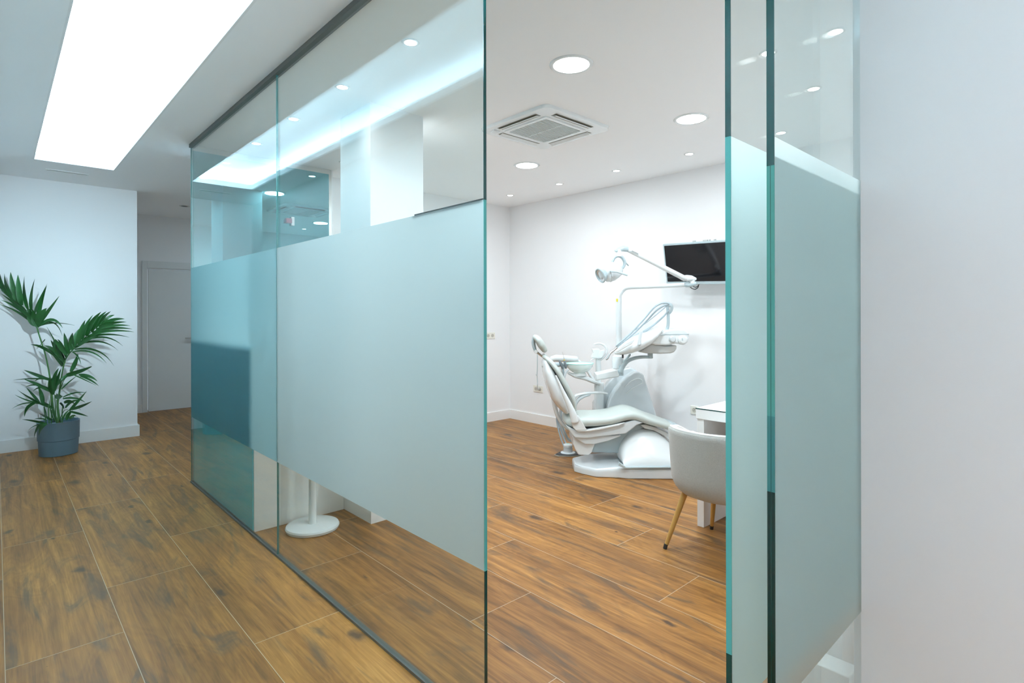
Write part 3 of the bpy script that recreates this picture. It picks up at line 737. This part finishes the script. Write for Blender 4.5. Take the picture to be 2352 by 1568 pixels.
slab([(1060, 925), (1110, 920), (1200, 945), (1330, 1005), (1400, 1070), (1440, 1130), (1330, 1075), (1270, 1020), (1180, 975), (1100, 958)], 4.86, 5.12).build('leg_shroud', M_PLASTW, dc, bevel=.006)
sp_ = [A(*q, 4.98) for q in ((385, 855), (440, 868), (520, 862), (640, 858), (760, 846), (860, 818), (930, 806), (1000, 818), (1090, 852), (1180, 880), (1270, 908), (1330, 928))]
MB().sweep(sp_, [(.17, .040), (.21, .054), (.225, .050), (.228, .046), (.228, .043), (.228, .044), (.226, .045), (.222, .042), (.215, .038), (.205, .035), (.19, .032), (.17, .028)], side=(0, 1, 0), n=28, e=3.4, smooth=3).build('seat_cushion', M_UPH, dc, angle=1.2)
MB().sweep([A(*q, 4.98) for q in ((1300, 915), (1370, 945), (1440, 985), (1500, 1020))], [(.165, .034), (.165, .036), (.16, .03), (.14, .02)], side=(0, 1, 0), n=24, e=3.2, smooth=3).build('foot_cover', M_GREYP, dc, angle=1.2)
# backrest
MB().sweep([A(*q, 4.98) for q in ((198, 335), (225, 430), (262, 530), (310, 640), (352, 720), (395, 790))], [(.15, .022), (.20, .050), (.215, .062), (.215, .068), (.20, .055), (.16, .028)], side=(0, 1, 0), n=28, e=2.6, smooth=4).build('backrest_shell', M_PLASTW, dc, angle=1.2)
MB().sweep([A(*q, 4.98) for q in ((188, 300), (240, 345), (300, 420), (352, 510), (400, 600), (440, 690), (452, 770))], [(.13, .018), (.19, .023), (.215, .025), (.22, .026), (.215, .027), (.20, .027), (.17, .022)], side=(0, 1, 0), n=28, e=3.0, smooth=4).build('backrest_cushion', M_UPH, dc, angle=1.2)
MB().sweep([A(*q, 4.735) for q in ((470, 900), (455, 830), (420, 745), (375, 650), (335, 560), (300, 480))], [(.016, .032), (.016, .030), (.016, .024), (.014, .018), (.012, .012), (.009, .006)], side=(0, 1, 0), n=16, smooth=4).build('back_strut', M_PLASTW, dc, angle=1.2)
MB().sweep([A(*q, 5.16) for q in ((262, 600), (280, 700), (302, 800), (335, 880), (390, 945), (440, 970))], [(.02, .012), (.03, .022), (.03, .020), (.03, .018), (.03, .016), (.02, .014)], side=(0, 1, 0), n=16, smooth=4).build('back_strut', M_PLASTW, dc, angle=1.2)
MB().sweep([A(*q, 4.98) for q in ((108, 128), (138, 155), (170, 205), (200, 252))], [(.10, .022), (.135, .032), (.135, .034), (.10, .026)], side=(0, 1, 0), n=26, e=2.8, smooth=4).build('headrest', M_UPH, dc, angle=1.2)
hb = MB().sweep([A(*q, 4.98) for q in ((100, 140), (97, 180), (108, 235), (122, 262))], [(.035, .012), (.035, .018), (.03, .016), (.026, .012)], side=(0, 1, 0), n=16, smooth=3).build('headrest_bracket', M_GREYP, dc, angle=1.2)
MB().sweep([A(122, 262, 4.98), A(150, 285, 4.98), A(190, 315, 4.98)], [(.02, .010), (.016, .009), (.016, .010)], side=(0, 1, 0), n=12).build('neck_rod', M_STEEL, hb)
MB().lathe(A(122, 265, 4.93), [(.001, 0), (.014, 0), (.016, .01), (.016, .09), (.014, .1), (.001, .1)], 20, (0, 1, 0)).build('neck_pivot', M_PLASTW, hb)
slab([(440, 905), (436, 860), (455, 838), (500, 838), (515, 862), (578, 968), (480, 975), (455, 950)], 4.742, 4.765).build('hinge_plate', M_PLASTW, dc, bevel=.004)
MB().lathe(A(476, 872, 4.745), [(.001, -.014), (.026, -.014), (.0325, -.011), (.034, 0)], 36, (0, 1, 0)).build('hinge_disc', M_PLAST, dc)
MB().sweep([A(*q, 5.30) for q in ((462, 700), (478, 662), (520, 646), (600, 634), (700, 632), (760, 640))], [(.022, .010), (.030, .014), (.030, .012), (.028, .012), (.028, .012), (.02, .01)], side=(0, 1, 0), n=18, e=2.6, smooth=3).build('armrest', M_PLASTW, dc, angle=1.2)
MB().sweep([A(*q, 5.30) for q in ((600, 645), (540, 668), (490, 710), (465, 780), (470, 850))], [(.020, .018), (.022, .018), (.022, .016), (.022, .014), (.022, .014)], side=(0, 1, 0), n=16, smooth=3).build('armrest_support', M_PLAST, dc, angle=1.2)
slab([(172, 395), (186, 388), (202, 430), (196, 440)], 4.90, 5.0).build('release_lever', M_WARMG, dc, bevel=.002)

# ------------------------------------------------------------------ dental unit: cabinet, bowl, tray and lamp on one column
du = dental_root('dental_unit', 'white dental delivery unit with bowl, tray, hoses and overhead lamp behind the chair', 'dental unit')
slab([(640, 735), (660, 700), (715, 625), (770, 545), (840, 475), (920, 420), (975, 408), (1025, 430), (1060, 480), (1150, 800), (1180, 1010), (640, 1010)], 5.48, 5.60).build('rear_cabinet', M_PLAST, du, bevel=.012, seg=3)
fc = slab([(765, 760), (790, 690), (830, 620), (885, 550), (945, 490), (1000, 455), (1050, 446), (1090, 470), (1108, 530), (1195, 800), (1245, 1010), (765, 1010)], 5.36, 5.50).build('front_cabinet', M_PLAST, du, bevel=.012, seg=3)
MB().sweep([A(*q, 5.355) for q in ((935, 640), (985, 595), (1050, 562), (1078, 545), (1070, 518), (1030, 508), (970, 535), (920, 580))], [.005] * 8, smooth=5, n=8).build('grip_ridge', M_PLASTW, fc)
slab([(860, 1000), (1180, 1000), (1180, 1180), (860, 1180)], 5.38, 5.58).build('lower_body', M_PLAST, du, bevel=.01)
MB().box((0.02, .20, 0.0), (0.28, .62, .12)).build('floor_box', M_PLAST, du, bevel=.01)
MB().box((0.02, .40, 0.10), (0.24, .60, .36)).build('pedestal', M_PLAST, du, bevel=.01)
MB().lathe(A(688, 640, 5.45), [(.047, -.20), (.047, .10), (.044, .105)], 32).build('bowl_column', M_PLASTW, du)
MB().sweep([A(*q, 5.42) for q in ((412, 455), (440, 468), (480, 482), (560, 500), (620, 525), (690, 555))], [(.03, .012), (.05, .016), (.07, .022), (.06, .024), (.05, .022), (.05, .012)], side=(0, 1, 0), n=20, smooth=3).build('bowl_arm', M_PLASTW, du, angle=1.2)
bw = MB().lathe(A(513, 368, 5.40), [(.060, -.102), (.052, -.088), (.07, -.084), (.10, -.062), (.125, -.034), (.134, -.004), (.136, 0), (.130, 0), (.118, -.03), (.09, -.058), (.03, -.074)], 48).build('spittoon_bowl', M_BOWL, du)
MB().lathe(A(513, 368, 5.40), [(.1365, -.004), (.138, .001), (.1365, .0025), (.129, .0025), (.129, -.003)], 48, cap=False).build('bowl_rim', M_RIM, bw)
MB().lathe(A(513, 468, 5.40), [(.065, -.012), (.066, 0), (.060, .012)], 36).build('bowl_foot', M_PLASTW, du)
# suction holder
MB().sweep([A(290, 378, 5.36), A(320, 382, 5.36), A(400, 380, 5.36)], [.018, .021, .016], n=20).build('suction_holder', M_GREYP, du)
for x0, y0, x1, y1, r_ in ((332, 345, 362, 410, .014), (378, 350, 390, 410, .013)):
    MB().sweep([A(x0, y0, 5.33), A((x0 + x1) / 2, (y0 + y1) / 2, 5.33), A(x1, y1, 5.33)], [r_ * .7, r_, r_ * .9], n=14).build('suction_handpiece', mat('graphite_plastic', (0.16, 0.19, 0.21), 0.35), du)
MB().sweep([A(358, 268, 5.34), A(378, 338, 5.34)], [.0022, .003], n=8).build('suction_needle', M_STEEL, du)
MB().sweep([A(374, 338, 5.335), A(384, 360, 5.335)], [.007, .007], n=10).build('amber_tip', mat('amber_tip', (0.55, 0.36, 0.05), .4), du)
for k, (x, m_) in enumerate(((352, M_WARMG), (366, M_HOSE))):
    MB().sweep([A(x, 400, 5.34), A(x + 2, 460, 5.35), A(x + 10, 560, 5.40), A(x - 12, 760, 5.42), A(x - 16, 880, 5.42), A(x + 10, 980, 5.42), A(x + 60, 1060, 5.43), A(x + 140, 1070, 5.45), A(x + 330, 1030, 5.48)], [.009] * 9, smooth=6, n=10).build('suction_hose', m_, du)
MB().sweep([A(376, 500, 5.34), A(388, 450, 5.34), A(412, 428, 5.34)], [.009, .012, .01], smooth=3, n=12).build('holder_knob', M_PLAST, du)
MB().sweep([A(258, 330, 5.62), A(300, 322, 5.62), A(400, 328, 5.62), A(485, 335, 5.62)], [(.03, .022), (.035, .035), (.035, .036), (.035, .032)], n=22).build('assistant_console', M_PLASTW, du)
MB().sweep([A(485, 335, 5.62), A(560, 400, 5.60), A(640, 520, 5.55), A(690, 560, 5.50)], [.016, .016, .016, .016], smooth=4, n=12).build('assistant_arm', M_PLASTW, du)
# water spout
MB().lathe(A(682, 460, 5.5), [(.028, -.10), (.027, .02), (.026, .14), (.030, .155)], 28).build('spout_column', M_PLASTW, du)
slab([(628, 240), (690, 238), (700, 260), (690, 300), (705, 330), (665, 325), (620, 318), (640, 280)], 5.46, 5.53).build('cup_filler', M_PLASTW, du, bevel=.006)
slab([(700, 255), (735, 245), (742, 262), (720, 318), (690, 330), (688, 290)], 5.45, 5.5).build('filler_lever', M_PLASTW, du, bevel=.005)
MB().sweep([A(*q, 5.49) for q in ((645, 198), (690, 190), (730, 204), (758, 240), (752, 285), (725, 320), (700, 340))], [.009, .010, .011, .011, .011, .011, .010], smooth=4, n=12).build('spout_tube', M_PLASTW, du)
MB().sweep([A(*q, 5.47) for q in ((612, 345), (640, 325), (690, 320), (705, 330))], [.004, .007, .008, .008], smooth=3, n=10).build('bowl_spout', M_PLASTW, du)
# column, joints and swing arms
MB().lathe(A(858, 395, 5.30), [(.030, -.025), (.054, -.015), (.056, .045), (.050, .095), (.03, .105)], 32).build('column_head', M_PLASTW, du)
MB().lathe(A(884, 450, 5.15), [(.016, -.03), (.026, -.028), (.026, .02), (.018, .03), (.018, .065)], 24).build('arm_joint', M_GREYP, du)
slab([(666, 468), (850, 430), (872, 470), (866, 492), (668, 525)], 5.12, 5.30).build('swing_arm', M_PLASTW, du, bevel=.006)
slab([(668, 522), (866, 490), (868, 484), (668, 512)], 5.118, 5.302).build('arm_underside', M_WARMG, du)
MB().sweep([A(915, 355, 5.25), A(940, 325, 5.2), A(965, 295, 5.15)], [(.022, .012), (.02, .012), (.018, .010)], n=12).build('joint_link', M_GREYP, du)
MB().sweep([A(*q, 5.05) for q in ((886, 450), (900, 405), (945, 350), (1010, 322), (1080, 312), (1165, 314))], [(.024, .018), (.024, .018), (.024, .016), (.024, .016), (.024, .014), (.024, .012)], side=(0, 1, 0), n=16, e=3, smooth=4).build('curved_arm', M_GREYP, du, angle=1.2)
slab([(1138, 280), (1174, 280), (1174, 326), (1142, 326)], 5.02, 5.08).build('arm_block', M_GREYP, du, bevel=.004)
slab([(1052, 268), (1100, 235), (1165, 183), (1200, 203), (1300, 212), (1392, 208), (1388, 240), (1370, 268), (1335, 280), (1240, 284), (1120, 280)], 4.93, 5.15).build('tray_support', M_WARMG, du, bevel=.012, seg=3)
ty_ = [A(*q, 4.98) for q in ((842, 276), (885, 256), (945, 226), (1020, 190), (1095, 150), (1165, 106), (1232, 52))]
MB().sweep(ty_, [(.06, .018), (.14, .036), (.18, .054), (.20, .064), (.20, .060), (.18, .044), (.13, .016)], side=(0, 1, 0), n=32, e=2.3, smooth=5).build('tray_body', M_PLASTW, du, angle=1.2)
slab([(832, 272), (860, 236), (920, 188), (1000, 150), (1010, 160), (985, 195), (930, 225), (870, 262)], 4.775, 4.80).build('tray_lip', M_PLASTW, du, bevel=.006)
slab([(1056, 78), (1086, 76), (1072, 145), (1066, 205), (1036, 205), (1046, 140)], 4.76, 4.78).build('tray_strap', M_PLAST, du, bevel=.004)
slab([(1198, 205), (1150, 190), (1190, 135), (1290, 72), (1380, 58), (1470, 66), (1500, 90), (1502, 130), (1490, 185), (1440, 203), (1380, 192), (1300, 208)], 4.90, 5.08).build('control_pod', M_PLASTW, du, bevel=.014, seg=3)
slab([(1240, 118), (1290, 106), (1400, 104), (1500, 104), (1500, 109), (1400, 110), (1295, 112), (1244, 124)], 4.896, 4.90).build('pod_seam', M_GREYP, du)
MB().lathe(A(1350, 152, 4.895), [(.001, -.018), (.020, -.017), (.029, -.008), (.032, .006)], 32, (0, 1, 0)).build('pod_knob', M_PLAST, du)
MB().lathe(A(1442, 158, 4.895), [(.001, -.022), (.026, -.021), (.040, -.010), (.044, .004)], 32, (0, 1, 0)).build('pod_knob', M_PLASTW, du)
slab([(1436, 142), (1442, 142), (1442, 150), (1448, 158), (1442, 168), (1434, 160)], 4.872, 4.874).build('pod_mark', M_GREYP, du)
MB().sweep([B(*q, 4.98) for q in ((1520, 1150), (1580, 1115), (1625, 1060), (1640, 990), (1640, 900), (1635, 830), (1640, 780))], [(.014, .014), (.014, .016), (.013, .016), (.013, .014), (.013, .013), (.013, .013), (.014, .018)], smooth=4, n=14).build('hose_mast', M_GREYP, du, angle=1.2)
MB().sweep([B(*q, 4.98) for q in ((1600, 785), (1650, 778), (1680, 800), (1675, 850), (1655, 880))], [(.02, .010), (.024, .012), (.022, .012), (.018, .010), (.012, .008)], smooth=3, n=14).build('mast_head', M_GREYP, du, angle=1.2)
for k, q in enumerate((((1055, 1245), (1200, 1122), (1350, 965), (1470, 825), (1550, 772), (1620, 764), (1650, 775)),
                       ((1065, 1252), (1230, 1125), (1390, 970), (1510, 845), (1600, 790), (1645, 785)),
                       ((1080, 1265), (1260, 1165), (1420, 1055), (1560, 940), (1645, 850)),
                       ((1070, 1240), (1280, 1120), (1440, 1035), (1580, 920), (1650, 840)),
                       ((1060, 1235), (1210, 1105), (1370, 1000), (1500, 900), (1620, 800)))):
    w0 = 4.86 + .05 * k
    MB().sweep([B(x, y, w0) for x, y in q], [.0075 if k < 4 else .004] * len(q), smooth=5, n=10).build('instrument_hose', M_HOSE, du)
MB().sweep([B(*q, 4.85) for q in ((942, 1398), (960, 1380), (985, 1330), (1030, 1290), (1062, 1262))], [.007, .010, .009, .010, .011], smooth=3, n=14).build('handpiece', M_CHROME, du)
MB().lathe(B(1128, 1362, 4.9), [(.008, -.015), (.008, .02)], 12).build('tray_pin', M_DARK, du)
# lamp post and arms
MB().lathe(B(1085, 1230, 5.52) - Vector((0, 0, .42)), [(.031, 0), (.029, .3), (.0285, .88)], 28).build('lamp_post', M_PLASTW, du)
MB().sweep([B(1085, 790, 5.52), B(1085, 720, 5.52), B(1098, 660, 5.51), B(1135, 612, 5.50), B(1200, 585, 5.46), B(1400, 577, 5.30), B(1640, 567, 5.10), B(1860, 556, 4.93)], [.0255, .0255, .025, .024, .023, .021, .020, .019], smooth=5, n=20).build('lamp_boom', M_PLASTW, du)
slab([(1056, 714), (1074, 714), (1074, 748), (1056, 748)], 5.490, 5.494, B).build('warning_sticker', M_YEL, du)
MB().sweep([B(1840, 557, 4.93), B(1900, 550, 4.90), B(1952, 540, 4.88)], [(.026, .020), (.03, .024), (.02, .016)], n=18).build('lower_joint', M_GREYP, du)
MB().lathe(B(1912, 545, 4.89), [(.022, 0), (.022, .05)], 24).build('joint_pin', M_PLASTW, du)
MB().sweep([B(1800, 480, 4.87), B(1850, 482, 4.88), B(1905, 484, 4.89), B(1950, 492, 4.89)], [(.022, .022), (.03, .026), (.03, .022), (.015, .012)], n=18).build('upper_joint', M_PLASTW, du)
MB().sweep([B(1830, 488, 4.87), B(1500, 318, 4.85), B(1170, 152, 4.83)], [.0245, .022, .0205], n=20).build('spring_arm', M_PLASTW, du)
MB().sweep([B(1240, 165, 4.80), B(1310, 198, 4.80)], [(.012, .006), (.012, .006)], n=12).build('arm_cap', M_PLAST, du)
MB().sweep([B(1180, 158, 4.83), B(1130, 148, 4.82), B(1085, 160, 4.81), B(1048, 178, 4.80)], [(.024, .024), (.028, .025), (.026, .018), (.014, .008)], n=18).build('head_joint', M_GREYP, du)
MB().lathe(B(1085, 240, 4.81), [(.025, 0), (.023, .06)], 24).build('hanging_pivot', M_PLASTW, du)
lh = MB().sweep([B(905, 440, 4.80), B(925, 432, 4.80), B(968, 415, 4.81), (B(1030, 405, 4.81)), B(1090, 400, 4.82)], [(.056, .060), (.068, .078), (.078, .090), (.074, .080), (.045, .050)], side=(0, 1, 0), n=30, e=2.2, smooth=4, taper=True).build('lamp_head', M_PLAST, du, angle=1.2)
MB().sweep([B(*q, 4.82) for q in ((1012, 305), (1035, 258), (1075, 235), (1120, 250), (1150, 300), (1142, 350), (1110, 385), (1075, 400))], [(.02, .010), (.022, .011), (.026, .012), (.026, .014), (.024, .014), (.022, .012), (.02, .01), (.016, .008)], side=(0, 1, 0), n=14, smooth=4).build('lamp_yoke', M_GREYP, lh, angle=1.2)
fdir = Vector((-0.86, -0.36, -0.42)).normalized()
fc_ = B(884, 452, 4.765)
MB().lathe(fc_, [(.050, -.035), (.064, .0), (.067, .008), (.061, .012), (.052, .002)], 36, fdir, cap=False).build('lamp_bezel', M_GREYP, lh)
MB().lathe(fc_, [(.060, .004), (.034, -.006), (.001, -.010)], 36, fdir, cap=False).build('lamp_lens', mat('lamp_lens', (0.75, 0.78, 0.80), 0.08, metal=0.6), lh)
MB().sweep([B(995, 405, 4.69), B(1060, 408, 4.69), B(1120, 428, 4.69), B(1180, 450, 4.69)], [(.012, .008), (.013, .009), (.010, .008), (.009, .007)], n=14).build('lamp_handle', M_GREYP, lh)
MB().sweep([B(995, 405, 4.70), B(1000, 408, 4.95)], [.009, .009], n=12).build('handle_axle', M_GREYP, lh)
MB().sweep([B(1160, 305, 4.92), B(1192, 342, 4.94)], [.006, .005], n=10).build('lamp_handle', M_GREYP, lh)

# foot control on the floor
pd = thing('foot_control', 'round foot control on a dark metal plate left of the chair base', 'foot pedal', tuple(place(1303, 1042, 5.42).xy) + (0,), -(PI / 2 - math.atan2(FY, FX)))
mb = MB(); fpp = [(-.135, -.03), (-.10, -.075), (.05, -.085), (.13, -.05), (.14, .06), (.05, .13), (-.06, .10)]
mb.solid([(x, y, 0) for x, y in fpp], [(x * .97, y * .97, .010) for x, y in fpp]).build('plate', M_SAND, pd, bevel=.002)
mb = MB(); mb.solid([(x * .9, y * .9, .010) for x, y in fpp], [(x * .86, y * .86, .016) for x, y in fpp]).build('pad', M_DARK, pd)
MB().lathe((.005, .015, .014), [(.072, 0), (.070, .008), (.046, .012), (.044, .05), (.046, .055)], 36).build('control_body', M_PLAST, pd)
MB().lathe((.005, .015, .070), [(.040, 0), (.044, .004), (.045, .022), (.040, .030), (.001, .032)], 36).build('control_cap', M_PLASTW, pd)
MB().lathe((.005, .015, .1015), [(.014, 0), (.014, .0015), (.006, .002)], 20).build('cap_mark', M_RIM, pd)
for dx in (0, .03):
    MB().sweep([(-.015 + dx, .07, .03), (-.05 + dx, .10, .12), (-.085 + dx * .6, .13, .25), (-.09 + dx * .3, .12, .36), (-.02, .02, .45)], [.008] * 5, smooth=5, n=10).build('control_hose', M_HOSE, pd)

# ------------------------------------------------------------------ potted palm
PW = 5.5
pr = thing('potted_palm', 'green kentia palm in a blue-grey banded pot by the corridor end wall', 'potted plant', (0.454, 7.075, 0))
pr_l = Vector((0.454, 7.075, 0))
def K(x, y, w=PW):   # point read off a close-up of the palm
    p = place(x / 3.267, 600 + y / 3.267, w)
    p.x = max(p.x, -0.035); p.y = min(p.y, 7.46)
    return p - pr_l
MB().lathe((0, 0, 0), [(.146, 0.0), (.152, .004), (.158, .130), (.1582, .146), (.164, .150), (.167, .320), (.169, .325), (.165, .328), (.158, .326), (.154, .29)], 64, cap=True).build('pot', M_POT, pr, angle=0.5)
MB().lathe((0, 0, .275), [(.155, 0), (.150, .004), (.08, .012), (.001, .016)], 32, cap=False).build('soil', M_SOIL, pr)
def leaf(mb, b, c, t, width, n=9):
    """one leaflet: quadratic arc b-c-t with a shallow fold"""
    b, c, t = Vector(b), Vector(c), Vector(t)
    view = Vector((FX, FY, 0)); rows = []
    tw = random.uniform(-0.5, 0.5)
    for i in range(n + 1):
        s = i / n
        p = b * (1 - s) ** 2 + c * 2 * s * (1 - s) + t * s * s
        tg = ((c - b) * (1 - s) + (t - c) * s).normalized()
        sd = tg.cross(view)
        if sd.length < 1e-3: sd = Vector((0, 0, 1))
        sd.normalize(); nm = tg.cross(sd)
        sd = (sd * math.cos(tw * (0.4 + s)) + nm * math.sin(tw * (0.4 + s)))
        nm = tg.cross(sd)
        wd = width * (math.sin(PI * min(1, (s * 0.93 + 0.07)) ** 0.72) ** 0.8) * 0.5
        wd = max(wd, 0.0006)
        rows.append([mb.bm.verts.new(p + sd * wd + nm * wd * .35), mb.bm.verts.new(p), mb.bm.verts.new(p - sd * wd + nm * wd * .35)])
    for r0, r1 in zip(rows, rows[1:]):
        for k in (0, 1): mb.bm.faces.new((r0[k], r0[k + 1], r1[k + 1], r1[k]))
def stem(name, pts, r, m=M_STEM):
    return MB().sweep(pts, r if isinstance(r, list) else [r] * len(pts), smooth=4, n=8).build(name, m, pr)
def frond(leaves, w, rach=None, rr=.004, wdt=.03, dw=0.10):
    mb = MB()
    if rach: mb.sweep([K(x, y, w) for x, y in rach], [rr * (1 - .7 * i / (len(rach) - 1)) for i in range(len(rach))], smooth=4, n=8)
    for lf in leaves:
        b, c, t = lf[:3]; k = lf[3] if len(lf) > 3 else 1.0
        d1, d2 = random.uniform(-dw, dw) * .5, random.uniform(-dw, dw)
        leaf(mb, K(*b, w), K(*c, w + d1), K(*t, w + d2), wdt * k)
    return mb.build('frond', M_LEAF, pr, angle=1.5)
# tall left frond
stem('stem', [(0.0, 0.0, .28), K(398, 1120, 5.5), K(385, 1000, 5.5), K(372, 860, 5.48), K(340, 700, 5.46), K(305, 590, 5.44), K(278, 500, 5.42)], [.012, .012, .010, .007, .006, .006, .006])
frond([((285, 480), (340, 410), (445, 260), .8), ((283, 470), (300, 330), (352, 180), 1.1), ((262, 390), (290, 320), (356, 165), .9), ((238, 370), (235, 260), (262, 130), 1.15), ((212, 355), (180, 240), (184, 110), 1.15),
       ((165, 330), (138, 220), (135, 100), 1.15), ((140, 310), (90, 210), (80, 80), 1.1), ((95, 270), (45, 190), (33, 90), 1.1), ((60, 240), (15, 180), (2, 95), 1.0), ((40, 220), (10, 180), (-8, 130), 1.0),
       ((270, 470), (180, 350), (10, 290), .8), ((260, 450), (150, 330), (5, 240), .9), ((230, 410), (120, 290), (0, 210), .8), ((265, 480), (160, 370), (5, 325), .6),
       ((240, 430), (200, 380), (150, 330), 1.3), ((270, 480), (235, 420), (205, 345), 1.6), ((282, 488), (262, 430), (245, 360), 1.4),
       ((285, 470), (300, 400), (350, 350), 1.4), ((284, 495), (400, 380), (470, 500), .7), ((284, 492), (420, 390), (468, 560), .35), ((290, 490), (380, 440), (560, 480), .25)],
      5.42, [(278, 500), (230, 410), (150, 330), (60, 245), (0, 200)], .006, .046)
# right frond
stem('stem', [(0.015, -.01, .28), K(430, 1090, 5.45), K(445, 980, 5.44), K(462, 860, 5.42), K(475, 790, 5.4), K(490, 735, 5.4)], [.010, .010, .008, .006, .006, .006])
fr = [(490, 735), (520, 690), (580, 630), (650, 560), (720, 500), (790, 440)]
frond([((505, 700), (440, 620), (412, 582), 1.2), ((520, 690), (500, 600), (480, 535), 1.3), ((540, 665), (540, 590), (545, 535), 1.3), ((560, 645), (560, 570), (595, 505), 1.3), ((590, 620), (600, 530), (640, 440), 1.2),
       ((620, 590), (640, 480), (700, 400), 1.2), ((650, 560), (680, 450), (760, 378), 1.2), ((690, 530), (730, 430), (800, 375), 1.1), ((720, 500), (770, 420), (832, 375), 1.0), ((760, 470), (810, 410), (860, 402), .7),
       ((760, 480), (850, 425), (935, 432), .9), ((740, 490), (840, 450), (950, 455), .8), ((720, 510), (850, 470), (975, 482), .7), ((690, 535), (840, 480), (992, 508), .7), ((660, 560), (820, 500), (1005, 530), .6), ((640, 575), (800, 520), (970, 570), .55),
       ((620, 600), (800, 520), (922, 635), .45), ((590, 620), (780, 560), (887, 670), .5), ((560, 660), (760, 620), (855, 785), .5), ((540, 680), (700, 640), (800, 765), .4),
       ((600, 610), (650, 560), (715, 575), .5), ((580, 640), (660, 580), (740, 540), .7), ((560, 650), (640, 600), (730, 560), .8),
       ((560, 640), (575, 620), (603, 636), .4), ((545, 680), (590, 700), (608, 775), .35)],
      5.36, fr, .006, .040)
frond([((490, 760), (330, 620), (230, 625), .9), ((480, 750), (400, 640), (330, 632), .9), ((485, 745), (400, 560), (350, 490), .6), ((478, 755), (420, 640), (400, 590), 1.3), ((470, 785), (420, 700), (350, 655), .9),
       ((475, 780), (400, 600), (380, 590), 1.1), ((485, 740), (420, 640), (430, 610), 1.1), ((330, 600), (360, 560), (280, 655), .35), ((500, 720), (470, 600), (430, 585), 1.0)], 5.45, None, wdt=.042)
# middle tiers
frond([((530, 830), (575, 760), (585, 690), 1.0), ((500, 850), (600, 830), (690, 785), 1.0), ((500, 860), (590, 830), (690, 790), .9), ((590, 850), (680, 850), (730, 900), .7), ((600, 860), (680, 880), (740, 935), .5),
       ((530, 840), (600, 870), (720, 930), .3), ((480, 880), (520, 830), (590, 830), .8), ((460, 900), (490, 850), (540, 845), .7), ((410, 970), (440, 880), (460, 800), 1.2), ((400, 950), (405, 860), (440, 800), 1.0),
       ((420, 940), (460, 880), (500, 850), .8), ((460, 960), (520, 900), (590, 850), .4)], 5.38, [(445, 980), (480, 890), (530, 840), (600, 835)], .004, .040)
frond([((375, 890), (270, 850), (178, 815), .9), ((370, 885), (260, 870), (100, 890), .4), ((375, 975), (290, 920), (175, 882), .9), ((380, 960), (270, 900), (185, 945), .5), ((370, 965), (300, 920), (245, 975), .5),
       ((395, 1000), (380, 920), (370, 870), 1.3), ((400, 1000), (400, 920), (385, 870), 1.1), ((372, 880), (300, 860), (260, 900), .6)], 5.50, None, wdt=.036)
# low tiers
frond([((330, 1080), (200, 1010), (128, 962), .8), ((300, 1060), (250, 1000), (195, 945), .8), ((325, 1080), (320, 1000), (285, 935), 1.1), ((300, 1070), (180, 1040), (90, 1105), .35), ((290, 1060), (200, 1050), (110, 1000), .4),
       ((260, 1065), (190, 1080), (182, 1165), .8), ((400, 1100), (340, 1075), (290, 1065), .8), ((395, 1105), (350, 1060), (300, 1050), .7), ((330, 1090), (350, 1140), (355, 1200), .25)], 5.46, [(410, 1180), (395, 1105), (330, 1078)], .004, .036)
frond([((520, 1120), (590, 1050), (650, 972), .8), ((530, 1110), (610, 1090), (688, 1050), .8), ((480, 1060), (540, 1030), (560, 1075), .9), ((470, 1020), (560, 970), (650, 985), .35), ((470, 1030), (580, 1010), (640, 1060), .5),
       ((490, 1100), (530, 1040), (600, 1040), .7), ((440, 1000), (470, 1020), (430, 1000), 1.0), ((450, 1060), (470, 1060), (480, 1110), 1.0), ((520, 1125), (600, 1140), (660, 1163), .6), ((500, 1190), (510, 1140), (545, 1120), 1.0),
       ((520, 1180), (560, 1140), (590, 1178), .8), ((470, 1190), (490, 1130), (530, 1110), .7), ((560, 1100), (590, 1090), (608, 1120), .6), ((420, 1000), (440, 1030), (470, 1010), 1.3)], 5.30, [(440, 1200), (480, 1120), (520, 1115)], .004, .036)
frond([((340, 1215), (250, 1190), (165, 1185), .7), ((345, 1220), (270, 1225), (255, 1330), 1.1), ((350, 1215), (300, 1240), (290, 1310), 1.0), ((330, 1220), (240, 1220), (195, 1290), .25), ((390, 1190), (340, 1160), (290, 1140), .7), ((350, 1190), (300, 1170), (255, 1185), .4), ((410, 1200), (380, 1150), (362, 1010), .35)], 5.22, None, wdt=.036)
for k, (x, y, x2, y2, ww) in enumerate(((370, 1215, 362, 1080, 5.45), (385, 1215, 392, 1090, 5.5), (440, 1215, 425, 1040, 5.42), (465, 1210, 470, 1080, 5.45), (350, 1215, 330, 1090, 5.5), (425, 1215, 410, 1000, 5.46))):
    stem('stem', [K(x, y + 40, ww), K((x + x2) / 2 - 3, (y + y2) / 2, ww), K(x2, y2, ww)], .0045)
MB().sweep([(.0, -.02, .275), (.002, -.022, .36), (.0, -.024, .44)], [.013, .010, .003], n=10).build('dry_sheath', M_BARK, pr)
